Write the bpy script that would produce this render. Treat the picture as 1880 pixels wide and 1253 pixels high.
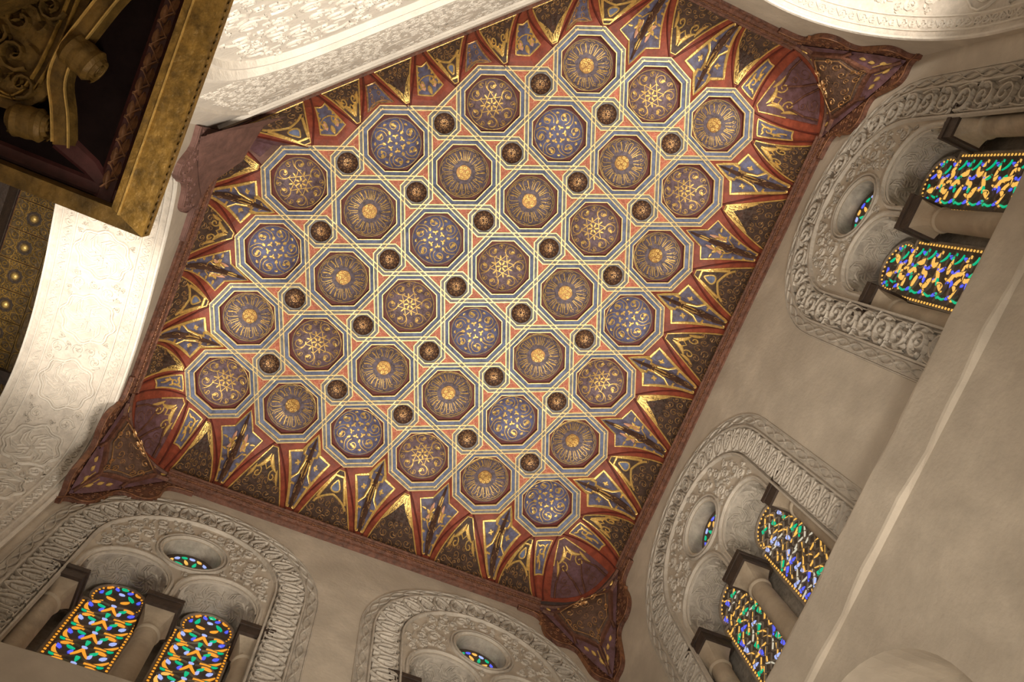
import bpy, math, random
import numpy as np
from mathutils import Matrix, Vector
from mathutils.geometry import tessellate_polygon

for o in list(bpy.data.objects): bpy.data.objects.remove(o)
scene = bpy.context.scene
COL = scene.collection
HC = 7.7                      # height of the flat painted ceiling above the floor
L = 0.5                       # pitch of the coffers
rnd = random.Random(7)

# ------------------------------------------------------------------ camera, world, lamps, exposure
RC = [[0.9152027666, -0.3911821311, -0.0968526524],
      [0.3684425640, 0.9095760019, -0.1921498735],
      [0.1632604453, 0.1401714562, 0.9765746207]]
CAMPOS = (0.749, -0.415, -6.077 + HC)
cam = bpy.data.cameras.new('camera'); camo = bpy.data.objects.new('camera', cam); COL.objects.link(camo)
cam.sensor_width = 36; cam.lens = 36 * 1600 / 1880; cam.clip_start = 0.05
camo.matrix_world = Matrix(((RC[0][0], -RC[1][0], -RC[2][0], CAMPOS[0]),
                            (RC[0][1], -RC[1][1], -RC[2][1], CAMPOS[1]),
                            (RC[0][2], -RC[1][2], -RC[2][2], CAMPOS[2]), (0, 0, 0, 1)))
scene.camera = camo
wd = bpy.data.worlds.new('world'); scene.world = wd; wd.use_nodes = True
wd.node_tree.nodes['Background'].inputs[0].default_value = (1.0, 0.90, 0.76, 1)
wd.node_tree.nodes['Background'].inputs[1].default_value = 0.30
vs = scene.view_settings
vs.view_transform = 'Standard'; vs.look = 'None'; vs.gamma = 1; vs.use_curve_mapping = False
vs.exposure = 0.18

def lamp(name, kind, loc, power, color, size, aim=None, cone=60, blend=0.6):
    d = bpy.data.lights.new(name, kind); d.energy = power; d.color = color
    d.shadow_soft_size = size
    if kind == 'SPOT': d.spot_size = math.radians(cone); d.spot_blend = blend
    o = bpy.data.objects.new(name, d); COL.objects.link(o)
    o.location = (loc[0], loc[1], loc[2] + HC)
    if aim:
        v = Vector(aim) - Vector(loc); o.rotation_euler = v.to_track_quat('-Z', 'Y').to_euler()
    return o
WARM = (1.0, 0.83, 0.60); WARM2 = (1.0, 0.90, 0.76)
lamp('room_uplight', 'SPOT', (1.75, 0.55, -5.6), 800, WARM2, 0.40, (0.85, -0.25, 0), 74, 0.8)
lamp('hanging_lamp', 'POINT', (2.6, 1.3, -6.3), 75, WARM2, 0.35)  # unseen soft fill added from below, no fixture of the room
lamp('wall_uplight', 'SPOT', (0.15, -0.75, -6.3), 560, WARM2, 0.40, (3.0, 1.5, -1.5), 66, 1.0)  # fill added to brighten the front and right walls, no real source
lamp('arch_floodlight', 'SPOT', (-0.82, 1.0, -2.1), 115, WARM2, 0.08, (-0.82, 1.10, -0.5), 62, 1.0)
lamp('canopy_uplight', 'SPOT', (0.1, -0.35, -3.85), 14, WARM2, 0.10, (1.2, -1.1, -0.2), 100, 1.0)
lamp('recess_floodlight', 'SPOT', (2.3, -2.45, -2.4), 140, WARM2, 0.10, (2.36, -2.3, -0.8), 80, 1.0)

# ------------------------------------------------------------------ materials
def mat(name, col, rough=0.7, metal=0.0, var=0.25, scale=18.0, bump=0.15, bscale=60.0, emit=None, estr=0.0, col2=None, dirt=None):
    m = bpy.data.materials.new(name); m.use_nodes = True
    nt = m.node_tree; b = nt.nodes['Principled BSDF']
    b.inputs['Roughness'].default_value = rough; b.inputs['Metallic'].default_value = metal
    tc = nt.nodes.new('ShaderNodeTexCoord')
    gm = nt.nodes.new('ShaderNodeNewGeometry')
    n = nt.nodes.new('ShaderNodeTexNoise'); n.inputs['Scale'].default_value = scale; n.inputs['Detail'].default_value = 6
    n.inputs['Roughness'].default_value = 0.65
    nt.links.new(gm.outputs['Position'], n.inputs['Vector'])
    r = nt.nodes.new('ShaderNodeValToRGB')
    c2 = col2 if col2 else tuple(max(0, c * (1 - var)) for c in col)
    c1 = tuple(min(1, c * (1 + var * 0.6)) for c in col)
    r.color_ramp.elements[0].position = 0.33; r.color_ramp.elements[1].position = 0.67
    r.color_ramp.elements[0].color = (*c2, 1); r.color_ramp.elements[1].color = (*c1, 1)
    nt.links.new(n.outputs['Fac'], r.inputs['Fac'])
    out = r.outputs['Color']
    if dirt:
        n3 = nt.nodes.new('ShaderNodeTexNoise'); n3.inputs['Scale'].default_value = 2.2; n3.inputs['Detail'].default_value = 8
        n3.inputs['Distortion'].default_value = 0.6
        nt.links.new(gm.outputs['Position'], n3.inputs['Vector'])
        r3 = nt.nodes.new('ShaderNodeValToRGB'); r3.color_ramp.elements[0].position = 0.38; r3.color_ramp.elements[1].position = 0.7
        nt.links.new(n3.outputs['Fac'], r3.inputs['Fac'])
        mx = nt.nodes.new('ShaderNodeMixRGB'); mx.blend_type = 'MIX'
        nt.links.new(r3.outputs['Color'], mx.inputs['Fac']); nt.links.new(out, mx.inputs['Color1'])
        mx.inputs['Color2'].default_value = (*dirt, 1); out = mx.outputs['Color']
    nt.links.new(out, b.inputs['Base Color'])
    if bump:
        n2 = nt.nodes.new('ShaderNodeTexNoise'); n2.inputs['Scale'].default_value = bscale; n2.inputs['Detail'].default_value = 5
        nt.links.new(gm.outputs['Position'], n2.inputs['Vector'])
        bp = nt.nodes.new('ShaderNodeBump'); bp.inputs['Strength'].default_value = bump; bp.inputs['Distance'].default_value = 0.01
        nt.links.new(n2.outputs['Fac'], bp.inputs['Height']); nt.links.new(bp.outputs['Normal'], b.inputs['Normal'])
    if emit:
        b.inputs['Emission Color'].default_value = (*emit, 1); b.inputs['Emission Strength'].default_value = estr
    return m
M = {}
M['gold'] = mat('gold_leaf', (0.88, 0.60, 0.20), 0.42, 0.62, 0.25, 40, 0.35, 90)
M['fillet'] = mat('gilt_fillet', (0.92, 0.70, 0.33), 0.45, 0.45, 0.18, 30, 0.2, 90)
M['strap'] = mat('strap_grey_blue', (0.25, 0.25, 0.265), 0.65, 0, 0.4, 30)
M['blue'] = mat('blue_paint', (0.16, 0.20, 0.33), 0.6, 0, 0.45, 22, 0.2)
M['domeA'] = mat('cupola_slate', (0.155, 0.125, 0.165), 0.55, 0.1, 0.45, 35, 0.5, 70, col2=(0.075, 0.055, 0.06))
M['domeB'] = mat('cupola_plum', (0.18, 0.125, 0.155), 0.55, 0.1, 0.45, 35, 0.5, 70, col2=(0.085, 0.055, 0.06))
M['domeC'] = mat('cupola_blue', (0.12, 0.14, 0.28), 0.55, 0.1, 0.45, 25, 0.4, 70, col2=(0.10, 0.075, 0.115))
M['bossd'] = mat('small_cupola_brown', (0.09, 0.045, 0.03), 0.55, 0.1, 0.5, 40, 0.8, 80)
M['bossg'] = mat('worn_gold', (0.72, 0.45, 0.22), 0.4, 0.8, 0.4, 50, 0.4, 90)
M['worn'] = mat('rubbed_gold_line', (0.42, 0.25, 0.11), 0.5, 0.5, 0.5, 50, 0.4, 90)
M['roundel'] = mat('roundel_ground', (0.36, 0.19, 0.06), 0.45, 0.5, 0.3, 40)
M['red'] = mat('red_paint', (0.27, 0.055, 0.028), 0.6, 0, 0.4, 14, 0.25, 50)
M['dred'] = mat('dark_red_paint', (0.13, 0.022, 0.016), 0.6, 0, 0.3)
M['coral'] = mat('coral_paint', (0.52, 0.15, 0.085), 0.6, 0, 0.3, 30)
M['pink'] = mat('pale_pink_paint', (0.72, 0.38, 0.25), 0.6, 0, 0.2, 30)
M['brown'] = mat('umber_wood', (0.085, 0.04, 0.028), 0.55, 0, 0.5, 24, 0.6, 60)
M['board'] = mat('carved_red_brown_wood', (0.14, 0.055, 0.032), 0.6, 0, 0.5, 26, 0.7, 70)
M['boardr'] = mat('carved_relief_wood', (0.24, 0.105, 0.05), 0.5, 0.1, 0.4, 26, 0.4, 70)
M['purple'] = mat('purple_paint', (0.125, 0.065, 0.085), 0.6, 0, 0.5, 18, 0.4, 50, col2=(0.085, 0.035, 0.03))
M['pinkwood'] = mat('faded_pink_wood', (0.20, 0.105, 0.088), 0.75, 0, 0.35, 12, 0.5, 40)
M['panelblue'] = mat('panel_blue', (0.115, 0.125, 0.22), 0.6, 0, 0.5, 20, 0.4, 60, col2=(0.08, 0.055, 0.065))
M['paneldark'] = mat('panel_umber', (0.075, 0.045, 0.035), 0.6, 0, 0.5, 24, 0.6, 60)
M['medal'] = mat('dusty_medallion', (0.13, 0.075, 0.055), 0.55, 0.1, 0.5, 24, 0.6, 60)
M['plaster'] = mat('lime_plaster', (0.58, 0.515, 0.43), 0.85, 0, 0.16, 5, 0.25, 45, dirt=(0.42, 0.365, 0.30))
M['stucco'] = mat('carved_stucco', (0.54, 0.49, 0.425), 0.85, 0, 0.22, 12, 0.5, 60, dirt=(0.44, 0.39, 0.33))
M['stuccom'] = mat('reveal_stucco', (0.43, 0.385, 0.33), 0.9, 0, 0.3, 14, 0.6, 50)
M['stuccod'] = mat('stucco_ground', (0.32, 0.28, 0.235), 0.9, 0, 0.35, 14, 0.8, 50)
M['white'] = mat('whitewashed_stucco', (0.76, 0.71, 0.64), 0.85, 0, 0.12, 8, 0.4, 60)
M['whiteg'] = mat('whitewashed_ground', (0.66, 0.60, 0.53), 0.9, 0, 0.2, 14, 0.6, 50)
M['stone'] = mat('column_stone', (0.47, 0.40, 0.31), 0.7, 0, 0.3, 9, 0.3, 30, dirt=(0.36, 0.28, 0.20))
M['darkwood'] = mat('dark_wood_block', (0.045, 0.028, 0.02), 0.6, 0, 0.4, 20, 0.4)
M['tracery'] = mat('plaster_tracery', (0.13, 0.10, 0.08), 0.8, 0, 0.4, 20)
M['traceryp'] = mat('plaster_grille_rim', (0.30, 0.25, 0.20), 0.8, 0, 0.3, 20)
M['gilt'] = mat('old_gilt_wood', (0.34, 0.20, 0.042), 0.5, 0.25, 0.55, 30, 0.9, 45)
M['giltd'] = mat('dull_gilt_wood', (0.19, 0.112, 0.026), 0.55, 0.2, 0.6, 16, 0.9, 30)
M['black'] = mat('black_stained_panel', (0.010, 0.005, 0.005), 0.8, 0, 0.4, 14)
M['maroon'] = mat('maroon_wood', (0.075, 0.022, 0.022), 0.5, 0, 0.4, 16)
M['rosew'] = mat('worn_rose_wood', (0.30, 0.15, 0.075), 0.5, 0.2, 0.4, 30)
M['ochre'] = mat('gilded_star_panel', (0.11, 0.07, 0.03), 0.5, 0.3, 0.5, 30, 0.5)
M['black'].node_tree.nodes['Principled BSDF'].inputs['Specular IOR Level'].default_value = 0.1
M['floor'] = mat('stone_floor', (0.42, 0.36, 0.29), 0.6, 0, 0.2, 4)
def glass(n, c, s): M[n] = mat(n, tuple(x * 0.5 for x in c), 0.15, 0, 0.2, 30, 0.3, 40, emit=c, estr=s)
glass('glass_amber', (1.0, 0.40, 0.035), 0.72)
glass('glass_yellow', (1.0, 0.55, 0.11), 0.75)
glass('glass_green', (0.0, 0.52, 0.24), 0.75)
glass('glass_blue', (0.10, 0.13, 0.95), 0.8)
glass('glass_pale', (0.40, 0.50, 0.95), 0.8)
glass('glass_clear', (0.75, 0.70, 0.55), 0.6)

# ------------------------------------------------------------------ object helpers
def me_from(name, verts, faces, mats, midx=None, smooth=False):
    me = bpy.data.meshes.new(name)
    me.from_pydata([tuple(map(float, v)) for v in verts], [], [tuple(map(int, f)) for f in faces])
    for m in (mats if isinstance(mats, (list, tuple)) else [mats]): me.materials.append(M[m])
    if midx is not None: me.polygons.foreach_set('material_index', midx)
    if smooth: me.polygons.foreach_set('use_smooth', [True] * len(me.polygons))
    me.update(); return me
def link(name, data, parent=None, loc=(0, 0, 0), rotz=0.0):
    o = bpy.data.objects.new(name, data); COL.objects.link(o); o.location = loc
    if rotz: o.rotation_euler = (0, 0, rotz)
    if parent: o.parent = parent
    return o
def tag(o, label, cat=None, group=None, kind=None):
    o['label'] = label
    if cat: o['category'] = cat
    if group: o['group'] = group
    if kind: o['kind'] = kind
    return o
class MB:
    def __init__(s): s.v = []; s.f = []; s.m = []
    def add(s, verts, faces, mi=0):
        b = len(s.v); s.v.extend([tuple(x) for x in verts])
        for f in faces: s.f.append(tuple(i + b for i in f)); s.m.append(mi)
    def grid(s, G, mi=0, closeu=False):      # G (R,C,3)
        G = np.asarray(G); R, C = G.shape[:2]
        fs = []
        for r in range(R - 1):
            for c in range(C if closeu else C - 1):
                c2 = (c + 1) % C
                fs.append((r * C + c, r * C + c2, (r + 1) * C + c2, (r + 1) * C + c))
        s.add(G.reshape(-1, 3), fs, mi)
    def box(s, a, b, mi=0):
        x0, y0, z0 = a; x1, y1, z1 = b
        s.add([(x0, y0, z0), (x1, y0, z0), (x1, y1, z0), (x0, y1, z0), (x0, y0, z1), (x1, y0, z1), (x1, y1, z1), (x0, y1, z1)],
              [(0, 1, 2, 3), (4, 5, 6, 7), (0, 1, 5, 4), (1, 2, 6, 5), (2, 3, 7, 6), (3, 0, 4, 7)], mi)
    def obj(s, name, mats, parent=None, loc=(0, 0, 0), rotz=0.0, smooth=False, kind=None):
        o = link(name, s.mesh(name, mats, smooth), parent, loc, rotz)
        if kind: o['kind'] = kind
        return o
    def mesh(s, name, mats, smooth=False):
        return me_from(name, s.v, s.f, mats, s.m if isinstance(mats, (list, tuple)) and len(mats) > 1 else None, smooth)

EYE = np.array([0.9, -0.1, -4.5])
class Surf:                                   # parametric surface, normals turned towards the room
    def __init__(s, f, toward=EYE, e=1e-3): s.f = f; s.t = np.asarray(toward, float); s.e = e
    def P(s, uv): return s.f(uv)
    def N(s, uv, P=None):
        if P is None: P = s.f(uv)
        e = s.e
        a = s.f(uv + np.array([e, 0])) - s.f(uv - np.array([e, 0])); b = s.f(uv + np.array([0, e])) - s.f(uv - np.array([0, e]))
        n = np.cross(a, b); n /= (np.linalg.norm(n, axis=1)[:, None] + 1e-12)
        sg = np.sign(np.sum(n * (s.t - P), axis=1)); sg[sg == 0] = 1
        return n * sg[:, None]
def plane(o, ex, ey, toward=EYE):
    o, ex, ey = (np.asarray(q, float) for q in (o, ex, ey))
    return Surf(lambda uv: o + uv[:, :1] * ex + uv[:, 1:2] * ey, toward)
def ribbon(mb, sf, uv, w, h=0.004, flat=0.55, lift=0.0, mi=0, closed=False):
    uv = np.asarray(uv, float)
    if closed: uv = np.vstack([uv, uv[:1]])
    P = sf.P(uv); n = sf.N(uv, P)
    if closed:
        t = np.gradient(np.vstack([P[-2:-1], P, P[1:2]]), axis=0)[1:-1]
    else: t = np.gradient(P, axis=0)
    sd = np.cross(n, t); sd /= (np.linalg.norm(sd, axis=1)[:, None] + 1e-12)
    w = np.broadcast_to(np.asarray(w, float), (len(uv),))[:, None] / 2
    if flat > 0:
        G = np.stack([P + sd * w + n * lift, P + sd * w * flat + n * (h + lift), P - sd * w * flat + n * (h + lift), P - sd * w + n * lift], 1)
    else:
        G = np.stack([P + sd * w + n * lift, P + n * (h + lift), P - sd * w + n * lift], 1)
    mb.grid(G, mi)
def poly_fill(mb, sf, uv, lift=0.0, mi=0, thick=0.0):
    uv = np.asarray(uv, float); P = sf.P(uv); n = sf.N(uv, P) * lift
    tris = tessellate_polygon([[Vector((a, b, 0)) for a, b in uv]])
    mb.add(P + n, tris, mi)
    if thick:
        N0 = sf.N(uv, P); k = len(uv)
        mb.add(np.vstack([P + n, P + n - N0 * thick]), [(i, (i + 1) % k, k + (i + 1) % k, k + i) for i in range(k)], mi)
# 2-D motifs ----------------------------------------------------------------
def spiral(cx, cy, r, turns=1.4, a0=0.0, d=1, n=16, rin=0.18):
    t = np.linspace(0, 1, n); a = a0 + d * t * turns * 2 * math.pi; q = r * (1 - t * (1 - rin))
    return np.stack([cx + q * np.cos(a), cy + q * np.sin(a)], 1)
def leaf(x, y, ang, l, w, bend=0.3, n=6):
    t = np.linspace(0, 1, n); px = t * l; py = bend * l * t * t
    c, s = math.cos(ang), math.sin(ang)
    ww = w * np.sin(np.pi * np.clip(t * 0.94 + 0.04, 0, 1)) ** 0.8
    return np.stack([x + c * px - s * py, y + s * px + c * py], 1), ww
def arc(cx, cy, r, a0, a1, n=12):
    a = np.linspace(a0, a1, n); return np.stack([cx + r * np.cos(a), cy + r * np.sin(a)], 1)
def bez(p0, p1, p2, n=10):
    t = np.linspace(0, 1, n)[:, None]; p0, p1, p2 = map(np.asarray, (p0, p1, p2))
    return (1 - t) ** 2 * p0 + 2 * t * (1 - t) * p1 + t * t * p2
def pack(test, bbox, rmin, rmax, tries, rg):
    cs = []
    for k in range(tries):
        x = rg.uniform(bbox[0], bbox[1]); y = rg.uniform(bbox[2], bbox[3])
        r = rmax + (rmin - rmax) * min(1.0, k / tries * 1.3)
        if not test(x, y, r): continue
        if all((x - a) ** 2 + (y - b) ** 2 > (r + c) ** 2 * 0.93 for a, b, c in cs): cs.append((x, y, r))
    return cs
def scrolls(mb, sf, cs, rg, h=0.012, wf=0.26, mi=0, kx=1.0, ky=1.0, seg=13):
    """carved vine scrolls: a spiral stem, a heart leaf and outer leaflets inside every circle"""
    S = np.array([kx, ky])
    for x, y, r in cs:
        a = rg.uniform(0, 6.28); d = rg.choice((-1, 1))
        sp = spiral(0, 0, r * 0.92, 1.25, a, d, seg)
        ribbon(mb, sf, np.array([x, y]) + sp * S, r * wf * np.linspace(1.0, 0.7, seg), h, 0.45, mi=mi)
        for k in range(3):
            p, w = leaf(0, 0, a + k * 2.1 + 1, r * 0.42, r * 0.30, 0.3 * d, 4); ribbon(mb, sf, np.array([x, y]) + p * S, w, h, 0.0, mi=mi)
        for k in range(3):
            q = a + 2.1 * k + 0.6
            p, w = leaf(r * .9 * math.cos(q), r * .9 * math.sin(q), q + 0.9 * d, r * 0.55, r * 0.3, 0.5 * d, 4); ribbon(mb, sf, np.array([x, y]) + p * S, w, h * 0.9, 0.0, mi=mi)
def starlines(mb, sf, cx, cy, r, w, h=0.008, mi=0, n=6, kx=1.0, ky=1.0):
    """incised geometric star: bundles of broken parallel lines"""
    S = np.array([kx, ky]); O = np.array([cx, cy])
    for k in range(n):
        a = 2 * math.pi * k / n
        c, s = math.cos(a), math.sin(a); Rm = np.array([[c, -s], [s, c]])
        for off in (-0.2, 0.0, 0.2):
            p = np.array([(0.12 + abs(off) * .8, off), (0.55, off), (0.80, off + 0.34), (0.80, off + 0.55)]) * r
            ribbon(mb, sf, O + (p @ Rm.T) * S, w, h, 0.4, mi=mi)
# ------------------------------------------------------------------ painted ceiling
ceil_mb = MB(); ceil_mb.box((-2.3, -3.2, 0.34), (3.5, 2.6, 0.42))
ceiling = tag(ceil_mb.obj('ceiling', 'brown'), 'painted and gilded wooden ceiling of octagonal coffers above a fan-shaped cove', kind='structure')
OCT = {(i, j): None for j in range(0, 4) for i in range(6)}
OCT.update({(i, -1): None for i in range(1, 6)}); OCT.update({(i, -2): None for i in range(2, 6)}); OCT.update({(i, -3): None for i in range(3, 6)})
TYPES = {-3: (3, 'ABA'), -2: (2, 'BCAB'), -1: (1, 'CAABA'), 0: (0, 'BACBAC'), 1: (0, 'CABCAB'), 2: (0, 'ABAACA'), 3: (0, 'BACBAC')}
for j, (i0, s) in TYPES.items():
    for k, c in enumerate(s): OCT[(i0 + k, j)] = c
BOSS = [(i, j) for i in range(-1, 6) for j in range(-4, 4) if sum((a, b) in OCT for a in (i, i + 1) for b in (j, j + 1)) >= 3]   # cell (i+.5, j+.5)
HW = 0.0325 * L
c8 = [math.radians(45 * k) for k in range(8)]
def octa(ap, z): R = ap / math.cos(math.pi / 8); return [(R * math.cos(a), R * math.sin(a), z) for a in c8]
# --- straps
def strap_mesh(name, pts, zs):
    pts = np.array(pts, float) * L; n = len(pts)
    d = np.diff(pts, axis=0); d /= np.linalg.norm(d, axis=1)[:, None]
    nn = np.stack([-d[:, 1], d[:, 0]], 1); off = []
    for k in range(n):
        if k == 0: off.append(nn[0])
        elif k == n - 1: off.append(nn[-1])
        else:
            m = nn[k - 1] + nn[k]; m /= np.linalg.norm(m); off.append(m / np.dot(m, nn[k]))
    off = np.array(off)
    prof = [(-1, .006), (-1, -.009), (-.58, -.009), (-.54, -.0045), (-.05, -.0045), (0, -.006), (.05, -.0045), (.54, -.0045), (.58, -.009), (1, -.009), (1, .006)]
    mb = MB()
    G = np.array([[(*(pts[k] + off[k] * HW * a), zs[k] + b) for a, b in prof] for k in range(n)])
    mid = [0, 0, 1, 1, 1, 1, 1, 1, 0, 0]
    R, C = G.shape[:2]; mb.v = [tuple(x) for x in G.reshape(-1, 3)]
    for r in range(R - 1):
        for c in range(C - 1):
            mb.f.append((r * C + c, r * C + c + 1, (r + 1) * C + c + 1, (r + 1) * C + c)); mb.m.append(mid[c])
    return mb.mesh(name, ['fillet', 'strap'])
def unit(a): return np.array([math.cos(math.radians(a)), math.sin(math.radians(a))])
C0 = unit(0) * .5; N0 = unit(-45) * .5; N1 = unit(45) * .5
e1 = (N0 - C0) / np.linalg.norm(N0 - C0); e2 = (N1 - C0) / np.linalg.norm(N1 - C0)
ext = .0149
def rot45(v, a): c, s = math.cos(math.radians(a)), math.sin(math.radians(a)); return np.array([c * v[0] - s * v[1], s * v[0] + c * v[1]])
hk = rot45(e1, 45); E1 = N0 + e1 * .1586
SM = {'h1': strap_mesh('strap_hooked', [C0 - e1 * ext, E1, E1 + hk * .08, E1 + hk * .1586], [0, 0, 0, .005]),
      'p1': strap_mesh('strap_plain', [C0 - e1 * ext, N0 + e1 * ext], [0, 0]),
      'h2': strap_mesh('strap_over', [C0 - e2 * .05, C0 + e2 * .06, N1 - e2 * .06, N1 + e2 * .02], [-.004, -.004, 0, .005]),
      'p2': strap_mesh('strap_edge', [C0 - e2 * ext, N1 + e2 * ext], [-.003, -.003])}
bset = set(BOSS)
def bossat(i, j, ang):
    v = unit(ang); return (i if v[0] > 0 else i - 1, j if v[1] > 0 else j - 1) in bset
for i in range(-1, 7):
    for j in range(-4, 5):
        real = (i, j) in OCT
        for k in range(4):
            di, dj = [(1, 0), (0, 1), (-1, 0), (0, -1)][k]
            nb = (i + di, j + dj) in OCT
            for cls, ang in ((1, 90 * k - 45), (2, 90 * k + 45)):
                hb = bossat(i, j, ang)
                if not real and not (nb and hb): continue
                key = ('h' if hb and (cls == 1 or nb) else 'p') + str(cls)
                link('strap', SM[key], ceiling, (i * L, j * L, 0), math.radians(90 * k))
# --- cupola ornaments (unit disc)
RD = 0.352 * L; ZD = 0.045; DEP = 0.085
def dome_surf(R, z0, dep): return Surf(lambda uv: np.stack([uv[:, 0] * R, uv[:, 1] * R, z0 + dep * np.sqrt(np.maximum(0.0, 1.12 - uv[:, 0] ** 2 - uv[:, 1] ** 2)) / math.sqrt(1.12) - dep * math.sqrt(.12 / 1.12)], 1), (0, 0, -5))
DS = dome_surf(RD, ZD, DEP)
def pol(r, a): return (r * math.cos(a), r * math.sin(a))
def ringline(mb, r, w, h=.003, n=40): ribbon(mb, DS, arc(0, 0, r, 0, 2 * math.pi, n), w, h, .5)
def ornB(rg):
    mb = MB(); A = 2 * math.pi / 6
    for k in range(6):
        a = k * A
        p, w = leaf(*pol(.05, a), a + .5, .17, .016, -.5, 6); ribbon(mb, DS, p, w * 1.1, .003, .5)
        ribbon(mb, DS, bez(pol(.50, a), pol(.22, a + A), pol(.50, a + 2 * A), 12), .0068, .003, .5)
        p, w = leaf(*pol(.30, a + A / 2), a + A / 2, .17, .016, 0, 5); ribbon(mb, DS, p, w, .003, .5)
        cx, cy = pol(.70, a + .15)
        ribbon(mb, DS, spiral(cx, cy, .235, 1.35, a + math.pi, 1, 22), .0068, .003, .5)
        p, w = leaf(cx - .05 * math.cos(a), cy - .05 * math.sin(a), a + .9, .17, .024, .4, 6); ribbon(mb, DS, p, w, .0035, .5)
        cx, cy = pol(.80, a + A / 2 + .1)
        ribbon(mb, DS, spiral(cx, cy, .13, 1.1, a + 2, -1, 14), .0045, .003, .5)
        p, w = leaf(cx, cy, a + A / 2, .11, .016, .4, 5); ribbon(mb, DS, p, w, .003, .5)
        ribbon(mb, DS, bez(pol(.50, a), pol(.62, a - .3), pol(.90, a - .15), 9), .0062, .003, .5)
    ringline(mb, .965, .0045)
    return mb.mesh('scroll_gilding', 'gold')
def ornC(rg):
    mb = MB(); n = 6; A = 2 * math.pi / n
    ribbon(mb, DS, arc(0, 0, .028, 0, 2 * math.pi, 10), .009, .003, .6)
    for k in range(n):
        a = k * A
        for s in (-1, 1):
            p, w = leaf(*pol(.27, a), a + s * .85, .12, .020, s * .4, 5); ribbon(mb, DS, p, w, .0035, .5)
        p, w = leaf(*pol(.17, a), a, .12, .012, 0, 5); ribbon(mb, DS, p, w, .003, .5)
        p, w = leaf(*pol(.40, a + A / 2), a + A / 2 + .3, .15, .026, .3, 5); ribbon(mb, DS, p, w, .0035, .5)
        cx, cy = pol(.67, a)
        ribbon(mb, DS, spiral(cx, cy, .25, 1.35, a + math.pi - .5, -1, 22), .0068, .003, .5)
        p, w = leaf(cx + .02, cy, a - .6, .16, .030, -.3, 6); ribbon(mb, DS, p, w, .0035, .5)
        p, w = leaf(cx - .02, cy, a + 2.2, .13, .022, -.3, 5); ribbon(mb, DS, p, w, .0035, .5)
        ribbon(mb, DS, bez(pol(.45, a + A / 2), pol(.70, a + A / 2 + .2), pol(.93, a + A / 2 - .25), 10), .0068, .003, .5)
        p, w = leaf(*pol(.80, a + A / 2), a + A / 2 + 1.2, .13, .02, .5, 5); ribbon(mb, DS, p, w, .003, .5)
    ringline(mb, .965, .0045)
    return mb.mesh('vine_gilding', 'gold')
def ornA(rg):
    mb = MB(); a = 0.0
    while a < 2 * math.pi - .12:
        kind = rg.choice((0, 0, 0, 1, 1, 2, 3))
        if kind == 0:
            ribbon(mb, DS, [pol(.46, a + .02), pol(.64, a), pol(.83, a - .02)], [.005, .0066, .005], .003, .5); da = .115
        elif kind == 1:
            ribbon(mb, DS, np.vstack([[pol(.45, a), pol(.70, a)], bez(pol(.74, a), pol(.90, a + .04), pol(.84, a + .2), 6)]), .0058, .003, .5); da = .22
        elif kind == 2:
            q = bez(pol(.50, a), pol(.62, a + .16), pol(.84, a + .06), 7); ribbon(mb, DS, q, .0055, .003, .5)
            ribbon(mb, DS, [pol(.47, a + .17), pol(.82, a + .03)], .005, .003, .5); da = .25
        else:
            ribbon(mb, DS, spiral(*pol(.77, a + .09), .075, 1.0, a, 1, 9), .005, .003, .5)
            ribbon(mb, DS, [pol(.46, a + .10), pol(.70, a + .10)], .0055, .003, .5); da = .23
        if rg.random() < .6:
            x, y = pol(rg.uniform(.58, .72), a + da * .6); ribbon(mb, DS, [(x - .012, y), (x + .012, y)], .006, .003, .6)
        if rg.random() < .7:
            ribbon(mb, DS, bez(pol(.90, a), pol(.95, a + .1), pol(.88, a + .24), 6), .0045, .003, .5)
        a += da
    ringline(mb, .965, .0045)
    return mb.mesh('inscription_gilding', 'gold')
def discA(rg):
    mb = MB(); n = 20
    def pt(r, k): a = 2 * math.pi * k / n; rr = r * (1 + .03 * math.cos(5 * a)); return (rr * math.cos(a), rr * math.sin(a))
    rows = []
    for r, h in ((.30, 0), (.295, .005), (.2, .007), (.1, .008), (.02, .008)):
        uv = np.array([pt(r, k) for k in range(n)]); rows.append(DS.P(uv) + DS.N(uv) * h)
    mb.grid(np.array(rows), closeu=True)
    for x, y, r in pack(lambda x, y, r: math.hypot(x, y) + r < .30, (-.3, .3, -.3, .3), .05, .08, 900, rg):
        ribbon(mb, DS, spiral(x, y, r, 1.25, rg.uniform(0, 6), 1, 11), .0075, .004, .5, lift=.007, mi=1)
    return mb.mesh('gilded_roundel', ['roundel', 'gold'])
rgd = random.Random(3)
GILD = {'A': [ornA(rgd), ornA(rgd)], 'B': [ornB(rgd)], 'C': [ornC(rgd)]}
DISC = discA(rgd)
def dome_mesh(name, m, R, z0, dep):
    S = dome_surf(R, z0, dep); mb = MB(); n = 40; rows = []
    for r in (1.0, .95, .85, .7, .5, .3, .1, .01):
        rows.append(S.P(np.array([pol(r, 2 * math.pi * k / n) for k in range(n)])))
    mb.grid(np.array(rows), closeu=True); return mb.mesh(name, m, True)
DOME = {c: dome_mesh('cupola', 'dome' + c, RD, ZD, DEP) for c in 'ABC'}
mb = MB(); mb.grid([octa(.45 * L, .003), octa(.430 * L, .001), octa(.382 * L, .012)], closeu=True); BEVEL = mb.mesh('coffer_bevel', 'blue')
mb = MB(); mb.grid([octa(.385 * L, .014), octa(.383 * L, .007), octa(.371 * L, .007), octa(.368 * L, .018)], closeu=True); FILLET = mb.mesh('gilt_fillet', 'fillet')
mb = MB(); n = 40
def oct_pt(ap, a): q = (a % (math.pi / 4)) - math.pi / 8; r = ap / math.cos(q); return (r * math.cos(a), r * math.sin(a))
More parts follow.
